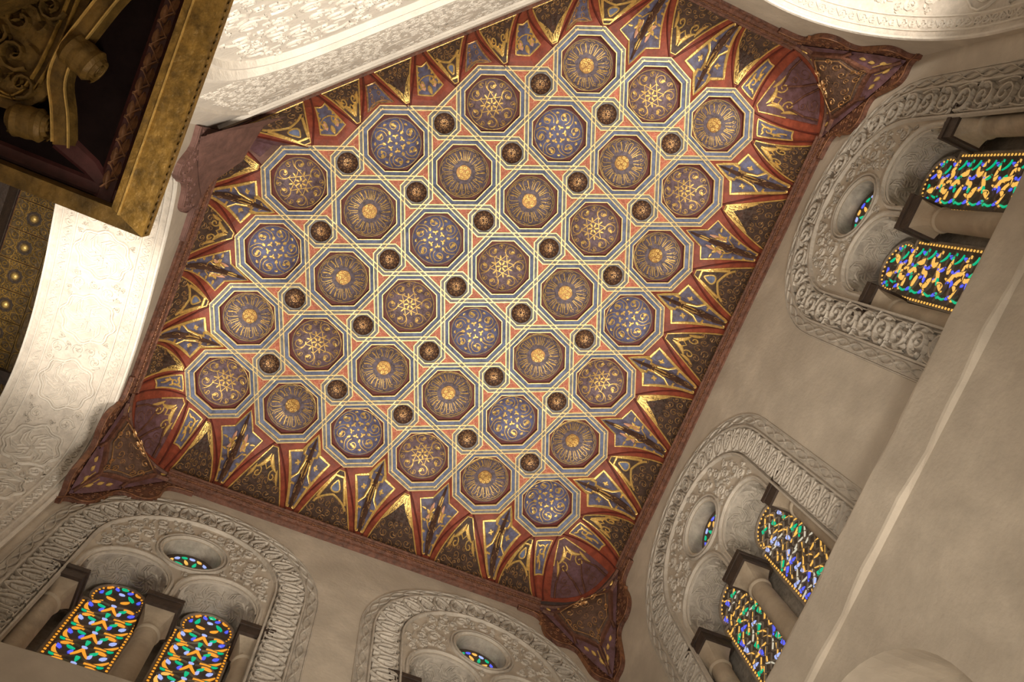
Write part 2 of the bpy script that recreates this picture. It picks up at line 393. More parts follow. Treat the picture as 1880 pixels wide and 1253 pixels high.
o1 = [(*oct_pt(.369 * L, 2 * math.pi * k / n), .014) for k in range(n)]; o2 = [(x, y, ZD) for x, y, z in o1]
o3 = [(*pol(RD * .99, 2 * math.pi * k / n), ZD) for k in range(n)]
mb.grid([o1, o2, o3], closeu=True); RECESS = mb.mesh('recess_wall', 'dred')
NAMES = {'A': 'slate cupola with a gilded roundel and a ring of radiating script', 'B': 'plum cupola with a gilded pinwheel star and vine scrolls', 'C': 'blue cupola with gilded palmettes and vine scrolls'}
for (i, j), c in OCT.items():
    ro = math.radians(90 * ((i * 7 + j * 3) % 4)) if c != 'A' else math.radians(180 * ((i + j) % 2))
    co = link('coffer', BEVEL, ceiling, (i * L, j * L, 0)); co['label'] = 'octagonal coffer, ' + NAMES[c]
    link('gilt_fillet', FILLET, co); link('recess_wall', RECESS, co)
    link('cupola', DOME[c], co); link('gilding', GILD[c][(i + j) % len(GILD[c])], co, rotz=ro)
    if c == 'A': link('gilded_roundel', DISC, co, rotz=ro)
# --- small cupolas and spandrel triangles around them
rho = .1913; q4 = .0793; RB = .140 * L
mb = MB(); n = 40
def o22(ap, z): return [(*oct_pt(ap, 2 * math.pi * k / n), z) for k in range(n)]
mb.grid([o22(.19 * L, .004), o22(.152 * L, .004), o22(.150 * L, .012), [(*pol(RB, 2 * math.pi * k / n), .014) for k in range(n)]], closeu=True)
BFR = mb.mesh('boss_surround', 'strap')
BD = dome_mesh('small_cupola', 'bossd', RB, .014, .05)
BS = dome_surf(RB, .014, .05); mb = MB(); rg = random.Random(5)
for k in range(10):
    a = k * math.pi / 5; r0 = rg.uniform(.08, .15)
    p, w = leaf(*pol(r0, a), a + .35, .30, .009, rg.uniform(-.4, .4), 5); ribbon(mb, BS, p, w, .002, .4)
    ribbon(mb, BS, bez(pol(.35, a), pol(.5, a + .4), pol(.42, a + .75), 7), .004, .002, .4)
    ribbon(mb, BS, spiral(*pol(.62, a + .2), .11, 1.1, a, 1, 9), .0035, .002, .4)
    ribbon(mb, BS, spiral(*pol(.84, a), .10, 1.0, a, -1, 8), .003, .002, .4)
BG = mb.mesh('rosette_gilding', 'bossg')
tri = np.array([(-2 * rho - q4, -rho), (-q4, -rho), (-rho, -q4), (-rho, q4)])
tri = np.array([rot45(p, -22.5) for p in tri]) * L
mb = MB(); mb.add([(x, y, .004) for x, y in tri], [(0, 1, 2, 3)], 0)
ins = []
kk = 4
for t in range(4):
    p0, p1, p2 = tri[t - 1], tri[t], tri[(t + 1) % 4]
    d1 = (p1 - p0) / np.linalg.norm(p1 - p0); d2 = (p2 - p1) / np.linalg.norm(p2 - p1)
    n1 = np.array([-d1[1], d1[0]]); n2 = np.array([-d2[1], d2[0]]); m = n1 + n2; m /= np.linalg.norm(m)
    ins.append(p1 + m * (HW * 1.18) / np.dot(m, n1))
ins = np.array(ins); cen = ins.mean(0)
PS = plane((0, 0, .004), (1, 0, 0), (0, 1, 0), (0, 0, -5))
ribbon(mb, PS, np.vstack([ins, ins[:1]]), .003, .003, .5, mi=1)
for t in range(4):
    v = ins[t] - cen; nv = np.array([-v[1], v[0]])
    ribbon(mb, PS, bez(cen + nv * .25, cen + v * .35 + nv * .5, cen + v * .7, 6), .0045, .003, .4, mi=1)
    ribbon(mb, PS, bez(cen - nv * .1, cen + v * .25 - nv * .3, cen + v * .55, 6), .0042, .003, .4, mi=1)
TRI = mb.mesh('spandrel_triangle', ['coral', 'pink'])
for (i, j) in BOSS:
    b = link('small_coffer', BFR, ceiling, ((i + .5) * L, (j + .5) * L, 0))
    link('small_cupola', BD, b); link('rosette_gilding', BG, b, rotz=rg.choice((0, .6, 1.3, 2.2)))
    for k in range(4): link('spandrel_triangle', TRI, ceiling, ((i + .5) * L, (j + .5) * L, 0), math.radians(90 * k))

# ------------------------------------------------------------------ the cove: fans (palms) between arched lunettes
HCV = 0.42
ARC = []                                       # (apex, [points to next apex], spring, palm kind)
def seg(apex, via, spring, kind): ARC.append((np.array(apex, float) * L, [np.array(v, float) * L for v in via], np.array(spring, float), kind))
seg((-.354, 3.354), [], (-.12, 2.05), 'corner')
for i in range(5): seg((i, 3.5), [(i + .354, 3.354), (i + .5, 3), (i + .646, 3.354)], ((i + .5) * L, 2.065), 'fssfs'[i])
seg((5, 3.5), [], (2.62, 2.05), 'corner'); seg((5.354, 3.354), [], (3.04, 1.62), 'corner')
for k, j in enumerate(range(3, -3, -1)): seg((5.5, j), [(5.354, j - .354), (5, j - .5), (5.354, j - .646)], (3.05, (j - .5) * L), 'sfssfs'[k])
seg((5.5, -3), [], (3.04, -1.62), 'corner'); seg((5.354, -3.354), [], (2.62, -2.06), 'corner')
for k, i in enumerate((5, 4)): seg((i, -3.5), [(i - .354, -3.354), (i - .5, -3), (i - .646, -3.354)], ((i - .5) * L, -2.07), 'sf'[k])
seg((3, -3.5), [(2.646, -3.354)], (1.255, -1.867), 'd')
def dproj(x, y): s = (x + y + .612 / L) / 2; return ((x - s) * L, (y - s) * L)
for m in (3, 2, 1):
    seg((m - .5, -m), [(m - .646, -m + .354)], dproj(m - .75, -m + .25), 'f')
    c = m - 1
    if c >= 1: seg((c, -c - .5), [(c - .354, -c - .354)], dproj(c - .25, -c - .25), 'd')
seg((0, -.5), [(-.354, -.354)], (-.46, -.145), 'plain')
for j in range(3): seg((-.5, j), [(-.354, j + .354), (0, j + .5), (-.354, j + .646)], (-.45, (j + .5) * L), 'sfs'[j])
seg((-.5, 3), [], (-.44, 1.62), 'corner')
NA = len(ARC)
def gt(t): return np.abs(t) ** 1.7
def kt(t): return np.sin(np.clip(t, -0.2, 1.2) * math.pi / 2)
def palm_surf(k):
    a, via, sp, kind = ARC[k]; b = ARC[(k + 1) % NA][0]
    pts = np.array([a] + via + [b]); ln = np.concatenate([[0], np.cumsum(np.linalg.norm(np.diff(pts, axis=0), axis=1))]); ln /= ln[-1]
    ed = (b - a) / np.linalg.norm(b - a)
    def f(uv):
        u, t = uv[:, 0], uv[:, 1]
        B = np.stack([np.interp(u, ln, pts[:, 0]), np.interp(u, ln, pts[:, 1])], 1)
        P = sp + (u[:, None] - .5) * ed * .045
        g = gt(t)[:, None]
        bl = .022 * np.sin(np.pi * np.clip(u, 0, 1)) * np.sin(np.pi * np.clip(t, 0, 1))
        xy = P + (B - P) * g
        cdir = EYE[:2] - sp; cdir = cdir / np.linalg.norm(cdir)
        xy = xy + bl[:, None] * cdir
        return np.concatenate([xy, (-HCV * (1 - kt(t)) - bl * .6)[:, None]], 1)
    return Surf(f), ln
PALMS = [palm_surf(k) for k in range(NA)]
def lun_surf(k):
    SL, SR = PALMS[k - 1][0], PALMS[k][0]
    sl, sr = ARC[k - 1][2], ARC[k][2]; mid = (sl + sr) / 2; out = mid - ARC[k][0]; out /= np.linalg.norm(out)
    corner = ARC[k - 1][3] == 'corner' and ARC[k][3] == 'corner'
    dd = .11 if corner else .035
    def f(uv):
        u, t = uv[:, 0], uv[:, 1]
        A = SL.f(np.stack([np.ones_like(t), t], 1)); B = SR.f(np.stack([np.zeros_like(t), t], 1))
        P = A + (B - A) * u[:, None]
        b = dd * np.sin(np.pi * np.clip(u, 0, 1)) * np.clip(1 - t, 0, 1) ** (.6 if corner else .8) * np.clip(1.0 if corner else t * 4 + .3, 0, 1)
        P[:, :2] += b[:, None] * out
        P[:, 2] += b * .5 * (0 if corner else 1)
        return P
    return Surf(f)
def sgrid(sf, us, ts, lift=0.0):
    uv = np.array([(u, t) for t in ts for u in us], float); P = sf.P(uv)
    if lift: P = P + sf.N(uv, P) * lift
    return P.reshape(len(ts), len(us), 3)
TT = [0.0, .05, .12, .2, .3, .4, .5, .6, .7, .8, .88, .94, 1.0]
def outline(u0, u1, t0, t1, us=None, n=10):
    us = us if us is not None else np.linspace(u0, u1, n)
    ts = np.linspace(t0, t1, n)
    return np.array([(u, t1) for u in us] + [(u1, t) for t in ts[::-1][1:]] + [(u, t0) for u in us[::-1][1:]] + [(u0, t) for t in ts[1:-1]])
rgp = random.Random(11)
for k in range(NA):
    sf, ln = PALMS[k]; kind = ARC[k][3]
    us = sorted(set(np.round(np.concatenate([np.linspace(0, 1, 9), ln]), 4)))
    mb = MB(); mb.grid(sgrid(sf, us, TT)); pm = mb.obj('fan_rib', 'pinkwood' if kind == 'plain' else 'red', ceiling, smooth=False)
    pm['label'] = {'f': 'red fan bracket with a gilded flower panel', 's': 'red fan bracket with a gilded strapwork panel', 'corner': 'narrow red fan bracket with a gilded scroll', 'd': 'short red fan bracket with a blue scroll panel', 'plain': 'faded corner bracket with worn paint'}[kind]
    u0, u1 = (.16, .84) if kind == 'corner' else ((.16, .84) if kind in 'fd' and len(ln) < 5 else (.10, .90))
    if len(ln) == 3: t0, t1 = .3, (.80 if kind == 'f' else .84)
    elif kind == 'corner': t0, t1 = .40, .90
    else: t0, t1 = .14, .88
    uu = sorted(set(np.round(np.concatenate([np.linspace(u0, u1, 11), [x for x in ln if u0 < x < u1]]), 4)))
    tt = np.linspace(t0, t1, 9)
    mb = MB(); mb.grid(sgrid(sf, uu, tt, .004)); mb.obj('inlay_panel', 'purple' if kind == 'plain' else 'panelblue', pm)
    g = MB(); pk = MB()
    ribbon(g, sf, outline(u0, u1, t0, t1, np.array(uu), 9), .012 if kind != 's' else .021, .005, .6, lift=.004, closed=True)
    if kind == 's':
        du = (u1 - u0)
        for s in (0, 1):
            X = lambda x: u0 + du * (x if s == 0 else 1 - x)
            ribbon(g, sf, np.array([(X(a), b) for a, b in [(.26, t1 - .01), (.25, .80), (.36, .73), (.36, .66), (.22, .58), (.02, .54)]]), .020, .006, .6, lift=.005)
            ribbon(g, sf, bez((X(.36), .70), (X(.6), .62), (X(.5), .46), 8), .016, .006, .6, lift=.005)
            ribbon(g, sf, np.array([(X(.05), .48), (X(.22), .44)]), .016, .006, .6, lift=.005)
            for c in ((.14, .73),):
                for q in range(4):
                    p, w = leaf(0, 0, q * 1.57, .05, .018, .3, 4); ribbon(g, sf, np.array([X(c[0]), c[1]]) + p * np.array([du * 1.1, .8]), w, .005, .5, lift=.005)
        ribbon(g, sf, bez((u0 + du * .38, .80), (.5, .72), (u0 + du * .62, .80), 7), .012, .006, .6, lift=.005)
    elif kind == 'f':
        tm = t0 + (t1 - t0) * .72; sc = (t1 - t0)
        for s in (-1, 1):
            cx = .5 + s * (u1 - u0) * .27
            for q in range(5):
                p, w = leaf(0, 0, q * 1.256 + .4, .10 * sc / .74, .032, .5 * s, 5)
                ribbon(pk if q % 2 else g, sf, np.array([cx, tm]) + p * np.array([1.0, .9]), w, .006, .5, lift=.005)
            ribbon(g, sf, spiral(cx, tm - .05, .09, 1.1, 0, s, 12), .009, .006, .5, lift=.005)
            ribbon(g, sf, bez((.5, t0 + sc * .35), (.5 + s * .2, t0 + sc * .4), (.5 + s * .3, t0 + sc * .62), 8), .009, .005, .5, lift=.005)
            for q in range(4):
                y = t0 + sc * (.2 + .2 * q); p, w = leaf(.5 + s * (u1 - u0) * .40, y, 1.57 - s * .6, .07, .018, -s * .4, 5); ribbon(g, sf, p, w, .005, .5, lift=.005)
        p, w = leaf(.5, t0 + sc * .66, 1.57, .15, .03, 0, 5); ribbon(g, sf, p, w, .006, .5, lift=.005)
    elif kind == 'corner':
        ribbon(g, sf, spiral(.5, .74, .17, 1.2, 2.4, -1, 16) * np.array([1.25, .55]) + np.array([-.125, .333]), np.linspace(.016, .010, 16), .006, .5, lift=.005)
        ribbon(g, sf, bez((.3, .66), (.6, .58), (.5, .46), 8), .012, .006, .5, lift=.005)
        for (x, y, a) in ((.25, .85, -.5), (.72, .85, 3.6), (.35, .55, 1), (.7, .62, 2)):
            p, w = leaf(x, y, a, .16, .018, .3, 5); ribbon(g, sf, p, w, .006, .5, lift=.005)
    elif kind == 'd':
        for s in (-1, 1):
            for q in range(3):
                ribbon(g, sf, spiral(.5 + s * .17, t0 + .12 + q * .14, .07, 1.1, q, s, 10), .006, .004, .5, lift=.005)
            ribbon(g, sf, bez((.5, t1 - .04), (.5 + s * .18, t1 - .1), (.5 + s * .28, t1 - .02), 7), .012, .006, .5, lift=.005)
    if kind != 'plain': g.obj('gilding', 'gold' if kind != 'd' else 'bossg', pm)
    if pk.v: pk.obj('painted_petals', 'pink', pm)
    if kind in 'sf' and len(ln) > 3:          # raised brown strip down the middle of the fan
        sp = MB(); tv = np.linspace(.10, .84, 13); rows = []
        for i_, t in enumerate(tv):
            q = (t - .10) / .74; hwu = .25 * (1 - q) ** .55 * (.55 + .45 * math.sin(math.pi * min(1, q * 1.3))) + .004
            uv = np.array([(.5 + hwu * x, t) for x in (-1, -.6, 0, .6, 1)]); P = sf.P(uv); N_ = sf.N(uv, P); rows.append(P + N_ * np.array([.0045, .010, .015, .010, .0045])[:, None])
        sp.grid(np.array(rows)); so_ = sp.obj('carved_spur', 'brown', pm)
        sg = MB()
        for i_ in range(5):
            y = .22 + .11 * i_; ribbon(sg, sf, spiral(.5 + .05 * (-1) ** i_, y, .075 - .008 * i_, 1.2, i_, 1, 9), .004, .003, .4, lift=.014)
        sg.obj('spur_tracery', 'worn', pm, kind='stuff')
for k in range(NA):
    sf = lun_surf(k); kl, kr = ARC[k - 1][3], ARC[k][3]
    cor = kl == 'corner' and kr == 'corner'
    small = np.linalg.norm(ARC[k][2] - ARC[k - 1][2]) < .42
    mb = MB(); mb.grid(sgrid(sf, np.linspace(0, 1, 9), TT[:-1] + [.985])); lm = mb.obj('lunette', 'red', ceiling)
    lm['label'] = 'arched triangular lunette panel with dark filigree and a gilded tip'
    t0, t1 = .07, .92; u0, u1 = .10, .90
    def us_at(t): return (.08 + .10 * t, .92 - .10 * t)
    tt = np.linspace(t0, t1, 10)
    G = np.array([sgrid(sf, np.linspace(*us_at(t), 9), [t], .004)[0] for t in tt])
    mb = MB(); mb.grid(G); mb.obj('inlay_panel', 'purple' if cor else 'paneldark', lm)
    g = MB(); d = MB()
    edge = [(us_at(t)[0], t) for t in tt] + [(us_at(t)[1], t) for t in tt[::-1]]
    ribbon(g, sf, np.array(edge[5:-5] if cor else edge), .011, .005, .6, lift=.004, closed=not cor)
    v = 2 if cor else k % 3
    tip = np.array([(us_at(t)[0] + .06, t) for t in np.linspace(.46, .84, 6)] + [(us_at(t)[1] - .06, t) for t in np.linspace(.84, .46, 6)])
    bl = MB()
    if v == 0:
        ribbon(g, sf, tip, .020, .006, .6, lift=.004)
        for s_ in (-1, 1): ribbon(g, sf, bez((.5 + s_ * .32, .38), (.5 + s_ * .30, .52), (.5, .58), 8), .017, .006, .6, lift=.005)
        a_ = np.linspace(0, 2 * math.pi, 17)[:-1]; dr = np.stack([.5 + .13 * np.sin(a_) * (1 - .45 * np.cos(a_)), .70 + .085 * np.cos(a_)], 1)
        poly_fill(bl, sf, dr, .006); ribbon(g, sf, dr, .013, .007, .6, lift=.005, closed=True)
    elif v == 1:
        for s_ in (-1, 1):
            G = []
            for t in np.linspace(.48, .905, 9):
                q = (t - .48) / .425; e = .5 - us_at(t)[0] - .02; i_ = min(e * .97, .34 * (1 - min(1, q * 1.35)) ** .7)
                G.append(sgrid(sf, .5 + s_ * np.linspace(e, i_, 4), [t], .006)[0])
            g.grid(np.array(G))
        for r_ in range(5):
            for c_ in range(4): 
                y = .52 + .075 * r_; ribbon(bl, sf, spiral(.26 + .16 * c_, y, .06, 1.0, 1, 1, 8), .0035, .004, .5, lift=.006)
        a_ = np.linspace(0, 2 * math.pi, 17)[:-1]; dr = np.stack([.5 + .09 * np.sin(a_) * (1 - .45 * np.cos(a_)), .70 + .05 * np.cos(a_)], 1)
        poly_fill(bl, sf, dr, .009)
    else:
        for s_ in (-1, 1):
            p, w = leaf(.5 + s_ * .05, .82, -1.57 + s_ * .25, .30, .030, s_ * .55, 8); ribbon(g, sf, p, w, .006, .5, lift=.005)
            p, w = leaf(.5 + s_ * .30, .62, -1.57 - s_ * .5, .20, .022, s_ * .6, 7); ribbon(g, sf, p, w, .006, .5, lift=.005)
            ribbon(g, sf, spiral(.5 + s_ * .17, .52, .085, 1.1, 1.57, s_, 11), .010, .006, .5, lift=.005)
        ribbon(g, sf, np.array([(.5, .74), (.60, .67), (.5, .60), (.40, .67)]), .012, .006, .6, lift=.005, closed=True)
    if bl.v: bl.obj('tip_inlay', 'blue' if v == 0 else 'brown', lm)
    def inl(x, y, r): a, b = us_at(y); return a + r < x < b - r and y - r > t0 and y + r < .54
    if not cor:
        for x, y, r in pack(inl, (0, 1, .05, .58), .034, .075, 1200, rgp):
            ribbon(d, sf, spiral(x, y, r, 1.25, rgp.uniform(0, 6), rgp.choice((-1, 1)), 11), .006, .004, .4, lift=.004)
            p, w = leaf(x, y, rgp.uniform(0, 6), r * .8, .010, .3, 4); ribbon(d, sf, p, w, .004, .0, lift=.004)
    else:                                       # corner lunette: two small pointed sub-panels
        for s in (.30, .70):
            q = np.array([(s - .17, .06), (s - .13, .3), (s, .52), (s + .13, .3), (s + .17, .06)])
            ribbon(d, sf, q, .016, .008, .5, lift=.004); 
            for x, y, r in ((s, .17, .10), (s, .33, .06)): ribbon(d, sf, spiral(x, y, r, 1.3, 1, 1, 12), .006, .004, .4, lift=.004)
    d.obj('filigree', 'worn' if not cor else 'board', lm, kind='stuff'); g.obj('gilding', 'gold', lm)
# dark seams between fans and lunettes
for k in range(NA):
    sf = PALMS[k][0]
    for u in (0.0, 1.0):
        mb = MB(); ribbon(mb, sf, np.stack([np.full(11, u), np.linspace(.02, .97, 11)], 1), .014, .010, .3); mb.obj('rib', 'dred', ceiling)
# ------------------------------------------------------------------ cornice mouldings, corner pendentives and wavy corner boards
YS, XE, XW, YN, DD = 2.12, 3.08, -0.48, -2.10, -0.63      # wall planes; diagonal wall: x + y = DD
def cornice(p0, p1, inn, thin=False):
    p0, p1, inn = (np.array(q, float) for q in (p0, p1, inn))
    prof = [(.005, -.395), (.030, -.405), (.034, -.425), (.022, -.440), (.022, -.455), (.012, -.470), (.004, -.500), (-.012, -.520), (-.020, -.540), (-.06, -.545)]
    prof = [(a, -.42 + (z + .42) * .62) for a, z in prof]
    if thin: prof = [(a * .5, -.42 + (z + .42) * .22) for a, z in prof]
    rows = [[(*(p + inn * a), z) for a, z in prof] for p in (p0 + (p1 - p0) * t for t in np.linspace(0, 1, 12))]
    mb = MB(); mb.grid(np.array(rows)); o = mb.obj('cornice_moulding', 'board', ceiling)
    if thin: return
    r = MB(); ln = np.linalg.norm(p1 - p0); d = (p1 - p0) / ln
    sf = plane((*(p0 + inn * .016), -.448), (*d, 0), (inn[0] * -.25, inn[1] * -.25, -1))
    s = .03
    while s < ln - .03:
        ribbon(r, sf, spiral(s, .012, .012, 1.1, 0, 1, 8), .004, .004, .4); ribbon(r, sf, bez((s + .012, .012), (s + .022, .026), (s + .034, .010), 5), .004, .004, .4); s += .044
    r.obj('carved_scrolls', 'boardr', o, kind='stuff')
cornice((-.06, 2.065), (2.62, 2.065), (0, -1)); cornice((3.05, 1.62), (3.05, -1.62), (-1, 0))
cornice((-.445, .10), (-.445, 1.62), (1, 0)); cornice((2.62, -2.065), (1.5, -2.065), (0, 1))
s2 = math.sqrt(.5)
cornice((-.345, -.28), (1.46, -2.085), (s2, s2), True)
WAVY = [(.62, -.53), (.50, -.545), (.455, -.60), (.455, -.74), (.42, -.82), (.36, -.85), (.29, -.84), (.23, -.87), (.20, -.98), (.17, -1.09), (.12, -1.13), (.05, -1.13), (0, -1.19)]
def smooth(pts, n=4):
    pts = np.array(pts, float); out = []
    P = np.vstack([pts[0] * 2 - pts[1], pts, pts[-1] * 2 - pts[-2]])
    for k in range(1, len(P) - 2):
        for t in np.linspace(0, 1, n, endpoint=False):
            out.append(.5 * ((2 * P[k]) + (-P[k - 1] + P[k + 1]) * t + (2 * P[k - 1] - 5 * P[k] + 4 * P[k + 1] - P[k + 2]) * t * t + (-P[k - 1] + 3 * P[k] - 3 * P[k + 1] + P[k + 2]) * t ** 3))
    out.append(P[-2]); return np.array(out)
def wall_board(parent, corner, d, inn, outl, m='board', mr='boardr'):
    """carved board lying on the wall beside a room corner; d runs along the wall, inn into the room"""
    sf = plane((*(np.array(corner) + np.array(inn) * .004), 0), (*d, 0), (0, 0, 1))
    w = smooth(outl); poly = np.vstack([w, [(0, -.40)], [(outl[0][0], -.40)]])
    mb = MB(); poly_fill(mb, sf, poly, .022, 0, .03); o = mb.obj('wavy_corner_board', m, parent)
    r = MB(); rg = random.Random(int(1000 * (corner[0] + 9)))
    ribbon(r, sf, w + np.array([0, .012]), .010, .028, .5)
    def ins(x, y, q):
        yb = np.interp(x, w[::-1, 0], w[::-1, 1]); return x > q and y > yb + q + .012 and y < -.46 and y - yb < .24
    for x, y, q in pack(ins, (0, .6, -1.15, -.46), .014, .024, 900, rg):
        ribbon(r, sf, spiral(x, y, q, 1.2, rg.uniform(0, 6), 1, 8), .005, .027, .4)
    r.obj('carved_scrolls', mr, o, kind='stuff')
def pendentive(corner, d1, d2, med='gold', plain=False, zt=-1.10, a=.46):
    corner, d1, d2 = (np.array(q, float) for q in (corner, d1, d2))
    inn = d1 + d2
    root = link('corner_pendentive', None, ceiling)
    c0 = corner + inn * .035
    def top(u):
        ang = u * math.pi / 2
        s = 1 - np.sin(ang) ** 1.0; c = 1 - np.cos(ang)
        return c0 + (s[:, None]) * d1 * a + (c[:, None]) * d2 * a
    def f(uv):
        u, s = uv[:, 0], uv[:, 1]
        T = top(u); k = np.clip(1 - s, 0, 1)[:, None] ** .75
        xy = c0 + (T - c0) * k
        bul = .05 * np.sin(np.pi * np.clip(u, 0, 1)) * np.sin(np.pi * np.clip(s, 0, 1))
        xy = xy + bul[:, None] * inn
        return np.concatenate([xy, (-.425 + (zt + .425) * s ** 1.25)[:, None]], 1)
    sf = Surf(f)
    mb = MB(); mb.grid(sgrid(sf, np.linspace(0, 1, 13), np.linspace(0, .999, 14))); mb.obj('pendentive_face', 'pinkwood' if plain else 'purple', root)
    if not plain:
        hexp = np.array([(.5, .02), (.12, .22), (.13, .56), (.5, .76), (.87, .56), (.88, .22)])
        hp = []
        for k in range(6):
            for t in np.linspace(0, 1, 5, endpoint=False): hp.append(hexp[k] * (1 - t) + hexp[(k + 1) % 6] * t)
        hp = np.array(hp); cen = np.array([.5, .40])
        rows = []
        for q, hh in ((1, .004), (.95, .012), (.8, .022), (.5, .034), (.2, .038), (.02, .038)):
            uv = cen + (hp - cen) * q; rows.append(sf.P(uv) + sf.N(uv) * hh)
        mb = MB(); mb.grid(np.array(rows), closeu=True); md = mb.obj('medallion', 'medal', root, smooth=True)
        mb = MB(); ribbon(mb, sf, hp, .034, .022, .5, closed=True)
        for e0, e1_ in (((.5, .02), (.5, .0)), ((.12, .22), (0, .16)), ((.88, .22), (1, .16)), ((.5, .76), (.5, .98)), ((.13, .56), (.02, .66)), ((.87, .56), (.98, .66))):
            ribbon(mb, sf, np.array([e0, ((e0[0] + e1_[0]) / 2, (e0[1] + e1_[1]) / 2), e1_]), .026, .020, .5)
        ribbon(mb, sf, np.stack([np.linspace(0, 1, 16), np.full(16, .012)], 1), .030, .016, .5)
        mb.obj('medallion_frame', 'board', root)
        g = MB(); hr = hexp * 1.0
        ms = Surf(lambda uv: sf.P(uv) + sf.N(uv) * .030)
        ribbon(g, ms, cen + (hp - cen) * .84, .006, .005, .5, closed=True)
        rg = random.Random(4)
        for x, y, q in pack(lambda x, y, r: abs(x - .5) / .42 + abs(y - .40) / .40 < 1 - r * 2, (.1, .9, .08, .75), .035, .06, 300, rg):
            ribbon(g, ms, spiral(x, y, q, 1.3, rg.uniform(0, 6), rg.choice((-1, 1)), 11), .005, .008, .4)
        for k in range(6): p, w = leaf(.5, .20, k * 1.05, .06, .018, .2, 4); ribbon(g, ms, p, w, .010, .5)
        g.obj('medallion_gilding', 'bossg', root)
        g = MB()
        for (x, y) in ((.26, .76), (.34, .84), (.16, .70), (.74, .76), (.66, .84), (.84, .70), (.10, .07), (.22, .07), (.90, .07), (.78, .07)):
            p, w = leaf(x, y, 1.0 if x < .5 else 2.1, .06, .022, .2, 5); ribbon(g, sf, p, w, .006, .5, lift=.002)
        for s in (0, 1):
            X = lambda x: x if s == 0 else 1 - x
            ribbon(g, sf, np.array([(X(.40), .78), (X(.38), .85), (X(.42), .92)]), .006, .005, .5, lift=.002)
        g.obj('gilded_petals', 'gold', root)
    wall_board(root, corner, d1, d2, WAVY, 'pinkwood' if plain else 'board', 'pinkwood' if plain else 'boardr')
    if not plain: wall_board(root, corner, d2, d1, WAVY)
    return root
tag(pendentive((XE, YS), (-1, 0), (0, -1)), 'red-brown corner pendentive with a round gilded medallion, between two carved window arches')
tag(pendentive((XE, YN), (0, 1), (-1, 0)), 'red-brown corner pendentive beside the bright carved soffit, gilded dot in its medallion')
tag(pendentive((XW, YS), (1, 0), (0, -1)), 'red-brown corner pendentive with a dull medallion next to the lit arch')
NWB = [(.72, -.53), (.52, -.56), (.49, -.62), (.52, -.72), (.49, -.84), (.38, -.90), (.33, -1.0), (.30, -1.16), (.22, -1.18), (.12, -1.06), (0, -1.08)]
nw = tag(link('corner_pendentive', None, ceiling), 'worn faded pink corner board with a ragged edge beside the gilt canopy')
wall_board(nw, (XW, -.15), (0, 1), (1, 0), NWB, 'pinkwood', 'pinkwood')
mb = MB(); rows = []
for t in np.linspace(0, 1, 8):
    zz = -.40 - .62 * t; k = (1 - t) ** .7
    A = np.array((XW + .03, -.15 + .05 + .42 * k, zz)); B = np.array((XW + .03 + .26 * k, -.15 - .26 * k, zz)) + np.array((.03, .03, 0)); Cc = np.array((XW + .05, -.10, zz))
    rows.append([A, A * .6 + Cc * .4 + np.array((.02 * k, 0, 0)), A * .3 + B * .3 + Cc * .4 + np.array((.04 * k, .04 * k, 0)), B * .6 + Cc * .4, B])
mb.grid(np.array(rows)); mb.obj('pendentive_face', 'pinkwood', nw)

# ------------------------------------------------------------------ walls with window openings
def shell(name, sf, outer, holes, m, label):
    polys = [[Vector((a, b, 0)) for a, b in outer]] + [[Vector((a, b, 0)) for a, b in h] for h in holes]
    allp = np.array([p for q in [outer] + list(holes) for p in q], float)
    mb = MB(); mb.add(sf.P(allp), tessellate_polygon(polys))
    return tag(mb.obj(name, m), label, kind='structure')
ZA, ZSP, RA = -1.77, -1.65, .215                        # abacus line, arch centre, arch radius
def win_outline(cx, zb):
    pts = [(cx - .585, zb), (cx - .585, ZA), (cx - .245 - RA, ZA)]
    pts += [tuple(p) for p in arc(cx - .245, ZSP, RA, math.pi, 0, 13)]
    pts += [(cx - .245 + RA, ZA), (cx + .245 - RA, ZA)]
    pts += [tuple(p) for p in arc(cx + .245, ZSP, RA, math.pi, 0, 13)]
    pts += [(cx + .245 + RA, ZA), (cx + .585, ZA), (cx + .585, zb)]
    return pts
ZO, RO = -1.25, .165
def extrude(mb, sf, pts, depth, closed, mi=0):
    uv = np.array(pts, float); P = sf.P(uv); n = sf.N(uv, P)
    if closed: P = np.vstack([P, P[:1]]); n = np.vstack([n, n[:1]])
    mb.grid(np.stack([P, P - n * depth], 0), mi)
class Frame:                                             # window frame of reference on a wall: u along, z up, n into the room
    def __init__(s, o, e, n): s.o, s.e, s.n = (np.array(q, float) for q in (o, e, n))
    def sf(s, back=0.0): return plane((*(s.o - s.n * back), 0), (*s.e, 0), (0, 0, 1))
    def pt(s, u, z, back=0.0): q = s.o + s.e * u - s.n * back; return np.array((q[0], q[1], z))
DEPTH = .24; OCD = .115
